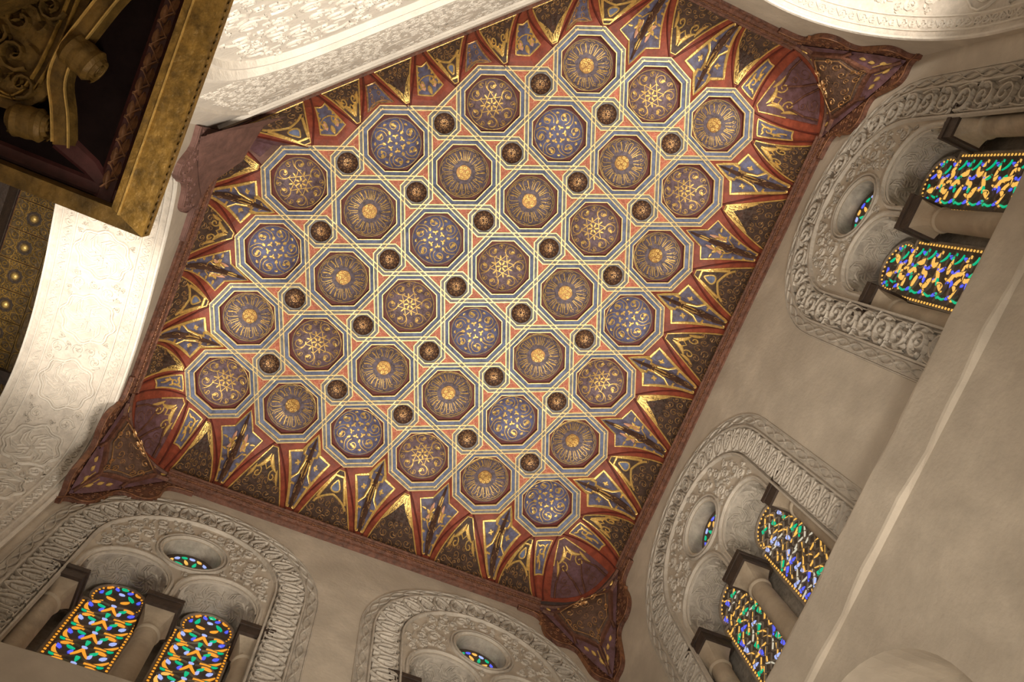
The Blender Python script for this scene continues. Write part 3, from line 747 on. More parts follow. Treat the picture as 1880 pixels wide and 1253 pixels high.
# repeated carved motifs for the arch bands: unit x = along band (length 1), y = across (0 inside .. 1 outside)
def motif(kind, ln, wd, rg):
    mb = MB(); sf = Surf(lambda uv: np.stack([(uv[:, 0]) * ln, (uv[:, 1] - .5) * wd, np.zeros(len(uv))], 1), (0, 0, 5))
    h = .020
    def R(p, w, hh=h, fl=.4): ribbon(mb, sf, np.array(p), w, hh, fl)
    if kind == 'palmette':
        for s in (-1, 1):
            R(bez((0, 1.0), (s * .42, .75), (s * .40, .30), 8), .016); R(bez((s * .40, .30), (s * .40, .02), (s * .10, .02), 6), .016)
            p, w = leaf(s * .05, .12, 1.57 - s * .45, .40, .030, s * .5, 5); R(p, w, h, 0)
            p, w = leaf(s * .44, .98, -1.57 + s * .35, .34, .030, s * .3, 5); R(p, w, h, 0)
            R(spiral(s * .30, .17, .11, 1.2, 0, s, 9), .012)
        p, w = leaf(0, .30, 1.57, .50, .034, 0, 6); R(p, w, h * 1.1, 0)
    elif kind == 'ovals':
        R(np.stack([.36 * np.cos(np.linspace(0, 6.28, 16)), .5 + .46 * np.sin(np.linspace(0, 6.28, 16))], 1), .017)
        R(spiral(0, .55, .22, 1.3, 0, 1, 12), .013)
        p, w = leaf(0, .14, 1.57, .32, .03, .2, 5); R(p, w, h, 0)
        for s in (-1, 1):
            p, w = leaf(.5, .5 + s * .45, -s * 1.57, .3, .024, 0, 4); R(p, w, h, 0)
    else:
        s = 1 if kind == 'scroll' else -1
        R(spiral(0, .5, .46, 1.5, s * 1.2, s, 20, .1) * np.array([1, 1]), np.linspace(.022, .012, 20), h * 1.2)
        for k in range(6):
            a = k * 1.05; p, w = leaf(.30 * math.cos(a), .5 + .34 * math.sin(a), a + s * .9, .26, .032, s * .6, 5); R(p, w, h, 0)
        R(bez((-.5, .5 - s * .4), (-.2, .5 - s * .6), (.5, .5 - s * .4), 9), .016)
        p, w = leaf(.42, .5 + s * .3, 1.57 * s, .3, .03, .4, 5); R(p, w, h, 0)
    return mb.mesh('carved_' + kind, 'stucco')
MOT = {k: motif(k, l, .15, rnd) for k, l in (('palmette', .125), ('ovals', .105), ('scroll', .16), ('scrollb', .16))}
def window(num, fr, cx, zb, kind, label, seed, outl=None):
    rg = random.Random(seed); S = fr.sf()
    root = tag(link('window_%d' % num, None), label, kind='structure')
    # reveals
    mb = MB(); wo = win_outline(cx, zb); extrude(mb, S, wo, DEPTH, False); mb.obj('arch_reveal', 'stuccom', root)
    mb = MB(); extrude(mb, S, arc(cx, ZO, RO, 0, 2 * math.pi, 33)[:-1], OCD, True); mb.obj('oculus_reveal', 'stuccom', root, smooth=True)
    # incised stars on the intrados of the two arches
    for s in (-1, 1):
        ax = cx + s * .245
        def f(uv, ax=ax):
            a = math.pi - uv[:, 0] / RA
            u = ax + (RA - .002) * np.cos(a); z = ZSP + (RA - .002) * np.sin(a)
            base = fr.o + u[:, None] * fr.e - uv[:, 1:2] * fr.n
            return np.concatenate([base, z[:, None]], 1)
        q = fr.pt(ax, ZSP, .1); ss = Surf(f, q); mb = MB()
        for k in range(4): starlines(mb, ss, RA * math.pi * (k + .5) / 4, .12, .095, .0095, .009, n=6)
        ribbon(mb, ss, np.stack([np.linspace(.01, RA * math.pi - .01, 16), np.full(16, .012)], 1), .016, .008, .5)
        mb.obj('incised_star_band', 'stucco', root, kind='stuff')
    # bands: path up the jamb, round the arch and down again
    zc = -1.40
    def band(r):
        n = 26; a = np.linspace(math.pi, 0, n)
        return np.vstack([[(cx - r, zb)], [(cx - r, (zb + zc) / 2)], np.stack([cx + r * np.cos(a), zc + r * np.sin(a)], 1), [(cx + r, (zb + zc) / 2)], [(cx + r, zb)]])
    # carved ground between mouldings
    def strip(r0, r1, lift, name, m):
        mb = MB(); A = band(r0); B = band(r1); P = [S.P(A) + S.N(A) * lift, S.P((A + B) / 2) + S.N(A) * (lift - .004), S.P(B) + S.N(B) * lift]
        mb.grid(np.array(P)); return mb.obj(name, m, root)
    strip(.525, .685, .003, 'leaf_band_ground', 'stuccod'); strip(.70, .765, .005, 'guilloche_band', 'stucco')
    for r, w, h in ((.515, .020, .022), (.535, .010, .014), (.690, .020, .022), (.770, .010, .010)):
        mb = MB(); ribbon(mb, S, band(r), w, h, .5); mb.obj('arch_moulding', 'stucco', root)
    g = MB(); bp_ = band(.7325)
    # guilloche wave
    def along(r, ds):
        out = []; arcl = math.pi * r; leg = zc - zb; tot = 2 * leg + arcl; s = ds / 2
        while s < tot:
            if s < leg: out.append((cx - r, zb + s, math.pi / 2, s))
            elif s < leg + arcl: a = math.pi - (s - leg) / r; out.append((cx + r * math.cos(a), zc + r * math.sin(a), a - math.pi / 2, s))
            else: out.append((cx + r, zc - (s - leg - arcl), -math.pi / 2, s))
            s += ds
        return out
    for sgn in (-1, 1):
        pts = along(.7325, .012)
        uv = np.array([(u + sgn * .020 * math.sin(s / .045) * -math.sin(a), z + sgn * .020 * math.sin(s / .045) * math.cos(a)) for u, z, a, s in pts])
        ribbon(g, S, uv, .009, .010, .4, lift=.005)
    g.obj('guilloche', 'stucco', root, kind='stuff')
    step = {'palmette': .125, 'ovals': .105, 'scroll': .16}[kind]
    for q, (u, z, a, s) in enumerate(along(.605, step)):
        if outl and not outl(u, z): continue
        key = kind if kind != 'scroll' else ('scroll', 'scrollb')[q % 2]
        o = link('carved_leaf_motif', MOT[key], root)
        ex = np.array([math.cos(a) * fr.e[0], math.cos(a) * fr.e[1], math.sin(a)]); ey = np.array([-math.sin(a) * fr.e[0], -math.sin(a) * fr.e[1], math.cos(a)])
        n3 = np.array([*fr.n, 0]); p = fr.pt(u, z)
        o.matrix_local = Matrix(((ex[0], ey[0], n3[0], p[0] + n3[0] * .002), (ex[1], ey[1], n3[1], p[1] + n3[1] * .002), (ex[2], ey[2], n3[2], p[2]), (0, 0, 0, 1)))
    # tympanum carving and arch mouldings
    mb = MB()
    def tymp(x, y, r):
        if math.hypot(x - cx, y - zc) + r > .50 or y < ZA + r: return False
        if math.hypot(x - cx, y - ZO) < RO + .045 + r: return False
        for s in (-1, 1):
            if y > ZSP and math.hypot(x - cx - s * .245, y - ZSP) < RA + .035 + r: return False
            if y <= ZSP and abs(x - cx - s * .245) < RA + .03 + r: return False
        return True
    scrolls(mb, S, pack(tymp, (cx - .5, cx + .5, ZA, -.88), .016, .05, 1600, rg), rg, .012, .30)
    mb.obj('tympanum_scrolls', 'stucco', root, kind='stuff')
    for r in (RO + .018, RO + .038):
        mb = MB(); ribbon(mb, S, arc(cx, ZO, r, 0, 2 * math.pi, 30), .016, .016, .5); mb.obj('oculus_moulding', 'stucco', root)
    for s in (-1, 1):
        mb = MB(); ax = cx + s * .245
        pth = np.vstack([[(ax - RA - .018, ZA)], arc(ax, ZSP, RA + .018, math.pi, 0, 16), [(ax + RA + .018, ZA)]])
        ribbon(mb, S, pth, .022, .016, .5); mb.obj('arch_moulding', 'stucco', root)
    # back of the recess
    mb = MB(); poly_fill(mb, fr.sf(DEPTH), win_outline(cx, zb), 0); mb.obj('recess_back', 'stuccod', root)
    mb = MB(); poly_fill(mb, fr.sf(OCD), arc(cx, ZO, RO, 0, 2 * math.pi, 25)[:-1], 0); mb.obj('oculus_back', 'tracery', root)
    return root
# colonnettes
def column(fr, u, zb, label, back=.082, engaged=False):
    q = fr.o + fr.e * u - fr.n * back
    root = tag(link('colonnette', None, None, (q[0], q[1], zb)), label, 'column', 'colonnettes of the twin windows')
    ang = math.atan2(fr.e[1], fr.e[0]); root.rotation_euler = (0, 0, ang)
    H = ZA - zb
    def lathe(prof, name, m, par=root):
        mb = MB(); n = 24
        mb.grid(np.array([[(r * math.cos(2 * math.pi * k / n), r * math.sin(2 * math.pi * k / n), z) for k in range(n)] for r, z in prof]), closeu=True); return mb.obj(name, m, par, smooth=True)
    sh = lathe([(.057, 0), (.059, H * .3), (.055, H - .25), (.052, H - .235)], 'shaft', 'stone')
    lathe([(.052, H - .245), (.063, H - .237), (.065, H - .228), (.056, H - .218)], 'neck_ring', 'stone', sh)
    mb = MB(); n = 24; rows = []
    for t in np.linspace(0, 1, 6):
        rr = .055 + .022 * t ** 1.5; row = []
        for k in range(n):
            a = 2 * math.pi * k / n; sq = 1 / max(abs(math.cos(a)), abs(math.sin(a))); row.append((rr * math.cos(a) * (1 + (sq - 1) * t), rr * math.sin(a) * (1 + (sq - 1) * t), H - .222 + .125 * t))
        rows.append(row)
    mb.grid(np.array(rows), closeu=True); mb.obj('capital', 'stone', root)
    mb = MB(); mb.box((-.088, -.095, H - .098), (.088, .09, H - .032)); ab = mb.obj('abacus', 'darkwood', root)
    mb = MB(); mb.box((-.096, -.102, H - .032), (.096, .096, H - .001)); mb.obj('abacus_lip', 'darkwood', ab)
    return root
# ------------------------------------------------------------------ stained-glass panels
GP = {}
def gmesh(kind):
    mb = MB(); sf = plane((0, 0, 0), (1, 0, 0), (0, 0, 1), (0, -5, 0))
    if kind == 'crescent':
        uv = bez((-.055, .018), (-.035, -.032), (.055, -.028), 9); ribbon(mb, sf, uv, .019 * np.sin(np.linspace(.35, 2.95, 9)) + .003, .006, .7)
    elif kind == 'leafp':
        p, w = leaf(-.035, 0, 0, .07, .029, .25, 7); ribbon(mb, sf, p, w + .002, .006, .7)
    elif kind == 'esse':
        p = np.vstack([bez((-.045, -.02), (-.02, .025), (0, 0), 5), bez((0, 0), (.02, -.025), (.045, .02), 5)[1:]]); ribbon(mb, sf, p, .023 * np.sin(np.linspace(.3, 2.85, 9)) + .004, .006, .7)
    elif kind == 'blob':
        ribbon(mb, sf, [(-.018, .002), (-.008, 0), (.006, 0), (.018, -.002)], [.004, .022, .020, .004], .006, .7)
    elif kind == 'tri':
        ribbon(mb, sf, [(-.022, 0), (0, .0), (.022, 0)], [.002, .018, .026], .006, .8)
    elif kind == 'fork':
        for s in (-1, 1): ribbon(mb, sf, bez((0, .024), (s * .012, 0), (s * .030, -.022), 6), [.014, .013, .012, .011, .009, .004], .006, .7)
    elif kind == 'stick':
        ribbon(mb, sf, [(-.035, -.004), (0, .003), (.035, -.003)], [.005, .009, .005], .006, .7)
    return mb
for kind, mats in (('crescent', ('amber', 'yellow', 'green')), ('leafp', ('amber', 'yellow', 'green', 'blue')), ('esse', ('yellow', 'amber', 'green')), ('blob', ('blue', 'green', 'pale', 'yellow')),
                   ('tri', ('green', 'blue', 'pale')), ('fork', ('amber', 'yellow')), ('stick', ('yellow', 'clear'))):
    for m in mats: GP[(kind, m)] = gmesh(kind).mesh('glass_' + kind, 'glass_' + m)
def place_glass(root, fr, kind, m, x, z, ang, sc=1.0):
    o = link('glass_piece', GP[(kind, m)], root); c, s = math.cos(ang) * sc, math.sin(ang) * sc
    o.matrix_local = Matrix(((c, 0, -s, x), (0, 1, 0, -.001), (s, 0, c, z), (0, 0, 0, 1)))
def glass_panel(fr, u, zb, style, label, seed, zt=-1.455, hw=.155):
    rg = random.Random(seed); back = DEPTH - .035
    q = fr.o + fr.e * u - fr.n * back
    root = tag(link('stained_glass_panel', None, None, (q[0], q[1], 0)), label, 'stained glass', 'stained-glass window panels')
    # local frame: x along the wall (as seen from the room), y away from the room, z up
    ez = np.array((-fr.n[0], -fr.n[1])); root.matrix_local = Matrix(((fr.e[0], ez[0], 0, q[0]), (fr.e[1], ez[1], 0, q[1]), (0, 0, 1, 0), (0, 0, 0, 1)))
    sf = plane((0, 0, 0), (1, 0, 0), (0, 0, 1), (0, -5, 0))
    rh = hw - .012; zc = zt - rh
    shape = np.vstack([[(-hw - .01, zb)], [(-hw - .01, zc - .07)], [(-rh * .80, zc - .07)], arc(0, zc, rh, math.pi + .55, -.55, 20), [(rh * .80, zc - .07)], [(hw + .01, zc - .07)], [(hw + .01, zb)]])
    mb = MB(); poly_fill(mb, sf, shape, 0, 0, .03); slab = mb.obj('tracery_slab', 'tracery', root)
    mb = MB(); ribbon(mb, sf, shape, .014, .012, .6); mb.obj('grille_rim', 'traceryp', slab)
    # borders of small yellow lights
    mb = MB(); z = zc - .09
    while z > zb + .02:
        for s in (-1, 1): ribbon(mb, sf, [(s * (hw - .005) - .006, z), (s * (hw - .005) + .006, z)], .011, .004, .8)
        z -= .026
    for a in np.linspace(math.pi + .4, -.4, 20): x, y = (rh - .014) * math.cos(a), zc + (rh - .014) * math.sin(a); ribbon(mb, sf, [(x - .005, y), (x + .005, y)], .010, .004, .8)
    mb.obj('border_lights', 'glass_amber' if style == 'vine' else 'glass_yellow', slab, kind='stuff')
    tr = MB(); iw = hw - .022
    def T(p, w=.007): ribbon(tr, sf, np.array(p), w, .009, .4)
    if style == 'vine':
        z = zc + .045; row = 0
        while z > zb + .05:
            head = row == 0
            ya = 'yellow' if seed == 2 and z < -2.1 else 'amber'
            if head:
                for s in (-1, 1):
                    place_glass(root, fr, 'leafp', 'green', s * .062, z + .0, 1.57 + s * .5, .8); place_glass(root, fr, 'blob', 'blue', s * .035, z + .055, s * .6, .9); place_glass(root, fr, 'blob', 'blue', s * .10, z - .01, 1.3, .9)
                    place_glass(root, fr, 'leafp', 'amber', s * .04, z - .05, s * .4, .7); place_glass(root, fr, 'leafp', 'amber', s * .075, z + .05, -s * .7, .5)
                place_glass(root, fr, 'blob', 'green', 0, z + .075, 0, 1.1); place_glass(root, fr, 'blob', 'pale', 0, z + .02, 0, .9)
                z -= .155
            else:
                place_glass(root, fr, 'fork', ya, 0, z, 0, 1.35)
                for s in (-1, 1):
                    ang = 0 if s > 0 else 0
                    o = ('crescent', ya)
                    place_glass(root, fr, *o, s * .085, z - .035, s * .55 + (0 if s < 0 else .35), 1.0 if s < 0 else .95)
                    place_glass(root, fr, 'leafp', ya, s * .085, z + .045, -s * .45 + (math.pi if s > 0 else 0), .8)
                    place_glass(root, fr, 'blob', 'blue' if rg.random() < .6 else 'pale', s * .105, z + .005, s * .8, 1.1)
                    place_glass(root, fr, 'blob', rg.choice(('blue', 'pale')), s * .045, z - .012, 1.2, 1.0)
                    place_glass(root, fr, 'leafp', 'green', s * .058, z + .018, s * .5, .62); place_glass(root, fr, 'blob', 'green', s * .115, z - .062, .4 * s, .9)
                    T(bez((s * .02, z + .045), (s * .10, z + .075), (s * iw, z + .02), 8)); T(bez((s * .01, z - .03), (s * .06, z - .075), (s * iw, z - .055), 8))
                place_glass(root, fr, 'tri', 'green', 0, z - .052, 1.57, 1.0); place_glass(root, fr, 'blob', 'pale', .0, z + .05, 0, .8)
                z -= .135
            row += 1
    elif style == 'twist':
        z = zc + .035; row = 0
        while z > zb + .04:
            for s in (-1, 1):
                place_glass(root, fr, 'esse' if row % 2 else 'leafp', 'yellow', s * .05, z, 1.1 * s + row, 1.1)
                place_glass(root, fr, 'crescent', 'green', s * .098 if row else s * .07, z - .045, 1.57 + s * .5, .58)
                place_glass(root, fr, 'blob', 'blue', s * .10, z + .022, s * .9, .9); place_glass(root, fr, 'blob', 'blue', s * .028, z - .04, s, .7)
                place_glass(root, fr, 'leafp', 'yellow' if row % 2 else 'green', s * .105, z - .006, s * .9 + 1.2, .62); place_glass(root, fr, 'leafp', rg.choice(('green', 'blue')), s * .03, z + .04, -s * .6, .6)
                T(spiral(s * .06, z, .055, 1.1, row, s, 12), .006)
            place_glass(root, fr, 'esse', 'yellow', 0, z - .055, .5 + row * .9, .9)
            T(bez((-iw, z), (0, z - .07), (iw, z), 9), .006)
            z -= .118; row += 1
    else:
        z = zc + .06
        while z > zb + .03:
            for x in np.arange(-iw + .02, iw, .07):
                if z > zc and math.hypot(x, z - zc) > rh - .03: continue
                place_glass(root, fr, 'stick', 'yellow' if rg.random() < .75 else 'clear', x + rg.uniform(-.01, .01), z, rg.choice((1.0, -1.0, .2, 2.2)), rg.uniform(.95, 1.3))
                if rg.random() < .55: place_glass(root, fr, 'tri', rg.choice(('green', 'green', 'blue', 'pale')), x + .02, z - .025, rg.choice((1.57, 0.4, 2.4)), rg.uniform(.9, 1.35))
                T([(x - .03, z - .03), (x + .03, z + .03)], .006); T([(x - .03, z + .03), (x + .03, z - .03)], .006)
            z -= .065
    if tr.v: tr.obj('tracery_ribs', 'traceryp', slab, kind='stuff')
    return root
def oculus_glass(fr, u, label, seed, cols=('yellow', 'blue', 'green', 'pale')):
    rg = random.Random(seed); back = OCD - .02
    q = fr.o + fr.e * u - fr.n * back; ez = -fr.n
    root = tag(link('oculus_glass', None), label, 'stained glass', 'round stained-glass lights')
    root.matrix_local = Matrix(((fr.e[0], ez[0], 0, q[0]), (fr.e[1], ez[1], 0, q[1]), (0, 0, 1, ZO), (0, 0, 0, 1)))
    sf = plane((0, 0, 0), (1, 0, 0), (0, 0, 1), (0, -5, 0))
    mb = MB(); poly_fill(mb, sf, arc(0, 0, RO - .004, 0, 2 * math.pi, 24)[:-1], 0, 0, .012); mb.obj('tracery_slab', 'tracery', root)
    for k in range(16):
        a = k * math.pi / 8; place_glass(root, fr, 'blob', cols[k % 4], .115 * math.cos(a), .115 * math.sin(a), a + 1.57, .95)
    for k in range(8):
        a = k * math.pi / 4 + .3; place_glass(root, fr, 'leafp', ('yellow', 'green')[k % 2], .062 * math.cos(a), .062 * math.sin(a), a, .7)
    return root
# ------------------------------------------------------------------ upper walls and windows
FS = Frame((0, YS), (1, 0), (0, -1)); FE = Frame((XE, 0), (0, 1), (-1, 0))
ZBS, ZBE = -2.66, -2.71
def rect(a, b, c, d): return [(a, c), (b, c), (b, d), (a, d)]
oc = lambda cx: [tuple(p) for p in arc(cx, ZO, RO, 0, 2 * math.pi, 33)[:-1]]
WS = (.34, 2.14); WE = (.90, -1.18)
def cut(cx, z): return win_outline(cx, z)
def wall_holes(frame, a, b, zb, cxs, name, label):
    # outline runs along the bottom edge and up round every window opening
    pts = [(a, zb)]
    for cx in sorted(cxs): pts += cut(cx, zb)
    pts += [(b, zb), (b, -.38), (a, -.38)]
    return shell(name, frame.sf(), pts, [oc(c) for c in cxs], 'plaster', label)
wall_holes(FS, XW - .2, XE + .1, ZBS, WS, 'wall_front', 'cream plastered wall with a twin stained-glass window, below the ceiling')
wall_holes(FE, YN - .1, YS + .1, ZBE, WE, 'wall_right', 'cream plastered wall with two carved twin-window frames')
window(1, FS, WS[0], ZBS, 'palmette', 'carved stucco twin-arched window with oculus and amber glass, in the lower left corner', 1, lambda u, z: u > -.44)
window(2, FS, WS[1], ZBS, 'palmette', 'carved stucco window arch cut off by the bottom edge, beside the round-medallion corner', 2, lambda u, z: u < 2.98)
window(3, FE, WE[0], ZBE, 'ovals', 'carved stucco twin-arched window with dim shard-like glass, nearest the bottom', 3)
window(4, FE, WE[1], ZBE, 'scroll', 'carved stucco twin-arched window with scroll band and bright yellow-green glass, at the right edge', 4, lambda u, z: u > -2.05)
for fr, cx, zb, nm, words in ((FS, WS[0], ZBS, 'S1', 'amber-and-blue glass window'), (FE, WE[0], ZBE, 'E1', 'window with dim shard-like glass'), (FE, WE[1], ZBE, 'E2', 'window with bright yellow-green glass')):
    for k, (du, w) in enumerate(((-.49, 'outer'), (0, 'middle'), (.49, 'outer'))):
        if nm == 'S1': lb = ('leftmost column of the ', 'middle column of the ', 'right-hand column of the ')[k]
        else: lb = ('uppermost of the ', 'middle one of the ', 'lowest of the ')[k]
        column(fr, cx + du, zb, 'stone colonnette with dark block, ' + lb + words)
column(FS, WS[1] - .49, ZBS, 'stone colonnette with dark block at the very bottom edge of the photo')
glass_panel(FS, WS[0] - .245, ZBS, 'vine', 'amber, blue and green stained glass, leftmost panel of the photo', 1)
glass_panel(FS, WS[0] + .245, ZBS, 'vine', 'amber, blue and green stained glass, second panel from the left', 2)
glass_panel(FE, WE[0] + .245, ZBE, 'shards', 'shard-patterned green and blue stained glass, lower of its pair', 4)
glass_panel(FE, WE[0] - .245, ZBE, 'shards', 'shard-patterned dark stained glass with yellow sticks, upper of its pair', 5)
glass_panel(FE, WE[1] + .245, ZBE, 'twist', 'yellow and green twisted-leaf stained glass, lower of the bright pair', 6)
glass_panel(FE, WE[1] - .245, ZBE, 'twist', 'yellow and green twisted-leaf stained glass at the right edge, upper of the bright pair', 7)
oculus_glass(FS, WS[0], 'pale round glass light above the amber-and-blue panels', 1, ('pale', 'green', 'pale', 'yellow'))
oculus_glass(FS, WS[1], 'round coloured glass light near the bottom edge of the photo', 2)
oculus_glass(FE, WE[0], 'round coloured glass light above the shard-patterned panels', 3)
oculus_glass(FE, WE[1], 'round blue and yellow glass light above the bright yellow-green panels', 4)
# ------------------------------------------------------------------ ledges and lower walls
def ledge(name, fr, a, b, zt, zl, label):
    # section: (distance into the room, height)
    prof = [(-.30, zt + .03), (0.0, zt + .03), (.088, zt + .012), (.098, zt), (.10, zt - .012), (.10, zl + .012), (.096, zl), (.070, zl - .004), (.066, zl - .03)]
    n = 40; rg = random.Random(len(label)); rows = []
    for k, u in enumerate(np.linspace(a, b, n)):
        j = .006 * math.sin(u * 7.1) + .004 * math.sin(u * 17 + 1)
        rows.append([fr.pt(u, z + (j if 3 < q < 7 else 0), -d - (j * .6 if 2 < q < 7 else 0)) for q, (d, z) in enumerate(prof)])
    mb = MB(); mb.grid(np.array(rows)); return tag(mb.obj(name, 'plaster', smooth=False), label, kind='structure')
ledge('trim_1', FE, YN + .0, YS - .04, -2.68, -2.93, 'pale projecting plaster ledge with a light lower edge, right of the windows')
ledge('trim_2', FS, XW, XE - .05, -2.63, -2.88, 'pale plaster ledge below the amber-and-blue window')
ZF = -HC
FE2 = Frame((XE - .072, 0), (0, 1), (-1, 0)); FS2 = Frame((0, YS - .072), (1, 0), (0, -1))
nich = [(.41, ZF), (.41, -3.60)] + [tuple(p) for p in arc(.95, -3.60, .54, math.pi, 0, 25)[1:-1]] + [(1.49, -3.60), (1.49, ZF)]
wl = shell('wall_right_lower', FE2.sf(), [(YN, ZF)] + nich + [(YS, ZF), (YS, -2.90), (YN, -2.90)], [], 'plaster', 'plain grey-beige plaster wall below the ledge, with an arched niche')
mb = MB(); extrude(mb, FE2.sf(), nich, .30, False); poly_fill(mb, FE2.sf(.30), nich); mb.obj('arched_niche', 'plaster', wl)
shell('wall_front_lower', FS2.sf(), rect(XW, XE, ZF, -2.86), [], 'plaster', 'plain plaster wall below the left ledge')
# ------------------------------------------------------------------ arches: left, back
def resample(pts, ds):
    pts = np.array(pts, float); s = np.concatenate([[0], np.cumsum(np.linalg.norm(np.diff(pts, axis=0), axis=1))]); n = int(s[-1] / ds) + 1
    t = np.linspace(0, s[-1], n); return np.stack([np.interp(t, s, pts[:, k]) for k in range(2)], 1), t
def arch_side(name, fr, prof, a, b, depth, label, olabel, seed):
    S = fr.sf(); rg = random.Random(seed)
    outl = [(a, ZF)] + [tuple(p) for p in prof] + [(b, ZF), (b, -.38), (a, -.38)]
    w = shell(name, S, outl, [], 'plaster', label)
    R, t = resample([(prof[0][0], -4.42)] + [p for p in prof if p[1] > -4.4] + [(prof[-1][0], -4.42)], .025); TL = t[-1]
    def f(uv):
        u = np.interp(uv[:, 0], t, R[:, 0]); z = np.interp(uv[:, 0], t, R[:, 1])
        q = fr.o + u[:, None] * fr.e - uv[:, 1:2] * fr.n
        return np.concatenate([q, z[:, None]], 1)
    um = (a + b) / 2; SS = Surf(f, fr.pt(um, -3.0, depth / 2), .006)
    mb = MB(); mb.grid(sgrid(SS, t, np.linspace(0, depth, 6))); so = mb.obj('carved_soffit', 'whiteg', w, smooth=True); so['label'] = olabel
    # lower jambs
    mb = MB(); extrude(mb, S, [(prof[0][0], ZF), (prof[0][0], -4.4)], depth, False); extrude(mb, S, [(prof[-1][0], ZF), (prof[-1][0], -4.4)], depth, False); mb.obj('arch_jamb', 'plaster', w)
    zz = np.interp; s0 = min(s for s, p in zip(t, R) if p[1] > -2.3); s1 = max(s for s, p in zip(t, R) if p[1] > -2.3)
    ss = np.linspace(s0, s1, 90)
    for q, wd_, h in ((.012, .024, .012), (.055, .010, .010), (.135, .012, .010), (depth - .135, .012, .010), (depth - .055, .010, .010), (depth - .012, .024, .012)):
        mb = MB(); ribbon(mb, SS, np.stack([ss, np.full(90, q)], 1), wd_, h, .5); mb.obj('soffit_moulding', 'white', w)
    # little vine in the two borders
    mb = MB()
    for q in (.095, depth - .095):
        s = s0 + .03; k = 0
        while s < s1 - .03:
            ribbon(mb, SS, spiral(s, q, .026, 1.2, 0, 1 if k % 2 else -1, 9), .008, .008, .4)
            ribbon(mb, SS, bez((s + .02, q + .02 * (-1) ** k), (s + .035, q), (s + .055, q - .02 * (-1) ** k), 5), .007, .008, .4); s += .062; k += 1
    mb.obj('vine_border', 'white', w, kind='stuff')
    # roundels with geometric stars and scrolls between
    cs = []; s = s0 + .16; mid = depth / 2; rr = (depth - .30) / 2
    while s < s1 - .1: cs.append(s); s += rr * 2 + .11
    for s in cs:
        mb = MB(); a_ = np.linspace(0, 2 * math.pi, 49)
        rad = rr * (.93 + .07 * np.cos(8 * a_)); ribbon(mb, SS, np.stack([s + rad * np.cos(a_), mid + rad * np.sin(a_)], 1), .016, .014, .5)
        rad = rr * (.83 + .06 * np.cos(8 * a_)); ribbon(mb, SS, np.stack([s + rad * np.cos(a_), mid + rad * np.sin(a_)], 1), .010, .010, .5)
        starlines(mb, SS, s, mid, rr * .80, .011, .009); mb.obj('star_roundel', 'white', w)
    mb = MB()
    tst = lambda x, y, r: s0 + r < x < s1 - r and .145 + r < y < depth - .145 - r and all(math.hypot(x - c, y - mid) > rr + r + .004 for c in cs)
    scrolls(mb, SS, pack(tst, (s0, s1, .14, depth - .14), .016, .055, 5000, rg), rg, .012, .30); mb.obj('vine_scrolls', 'white', w, kind='stuff')
    return w
FW = Frame((XW, 0), (0, 1), (1, 0)); FN = Frame((0, YN), (1, 0), (0, 1))
wp = smooth([(.10, -1.35), (.135, -1.12), (.22, -.99), (.47, -.85), (.75, -.745), (.986, -.665), (1.25, -.60), (1.45, -.575), (1.70, -.585), (1.92, -.67), (2.04, -.82), (2.085, -1.02), (2.10, -1.35)], 4)
wprof = [(.10, ZF), (.10, -2.0)] + [tuple(p) for p in wp] + [(2.10, -2.0), (2.10, ZF)]
arch_side('wall_left', FW, wprof, -.15, YS, .64, 'plaster wall opened by a wide carved arch on the left', 'brightly lit arch soffit carved with star roundels and vines', 5)
na = arc(2.30, -1.90, 1, math.pi, 0, 41); na = [(2.30 + (x - 2.30) * .745, -1.90 + (z + 1.90) * 1.08) for x, z in na]
nprof = [(1.555, ZF)] + na + [(3.045, ZF)]
arch_side('wall_back', FN, nprof, 1.47, XE, 1.15, 'plaster wall opened by a carved arch at the top right', 'bright carved arch soffit in the top right corner', 6)
# ------------------------------------------------------------------ diagonal wall with carved frieze
FD = Frame((DD / 2, DD / 2), (s2, -s2), (s2, s2)); SD = FD.sf()
wd_o = shell('wall_diagonal', SD, rect(-.24, 2.53, ZF, -.38), [], 'white', 'pale wall with a carved stucco frieze running along the upper left')
rgf = random.Random(21)
def D(name, fn, m='white', kind=None):
    mb = MB(); fn(mb); mb.obj(name, m, wd_o, kind=kind, smooth=kind is not None)
mpath = np.vstack([[(.16, -4.2)], [(.16, -2.6)], bez((.16, -2.45), (.17, -1.95), (.62, -1.93), 12), [(1.2, -1.93)], [(2.45, -1.93)]])
D('frieze_moulding', lambda mb: ribbon(mb, SD, mpath, .055, .045, .45))
D('frieze_moulding', lambda mb: ribbon(mb, SD, mpath + np.array([.07, -.07]), .030, .028, .45))
D('frieze_moulding', lambda mb: ribbon(mb, SD, np.array([(-.2, -.70), (.0, -.69), (2.5, -.69)]), .030, .022, .5))
D('frieze_moulding', lambda mb: ribbon(mb, SD, np.vstack([bez((-.08, -1.9), (-.10, -1.0), (.0, -.74), 10), [(2.5, -.74)]]), .018, .014, .5))
def frz(x, y, r):
    if y > -.76 - r or x < -.03 + r or x > 2.45: return False
    lim = np.interp(x, [.0, .16, .25, .45, .62, 3], [-1.9, -1.9, -1.95, -1.90, -1.87, -1.87]); return y > lim + r + .02
pal = [(x, -1.0 - .02 * math.sin(9 * x), .115) for x in np.arange(.25, 2.4, .36)]
D('frieze_scrolls', lambda mb: scrolls(mb, SD, pal + pack(lambda x, y, r: frz(x, y, r) and all(math.hypot(x - a, y - b) > r + c + .004 for a, b, c in pal), (0, 2.45, -1.9, -.76), .012, .038, 9000, rgf), rgf, .004, .17), kind='stuff')
def frz2(x, y, r): return x > .30 + r + max(0, (y + 2.3) * .6) and y < -2.08 - r and y > -3.3 and x < 2.4
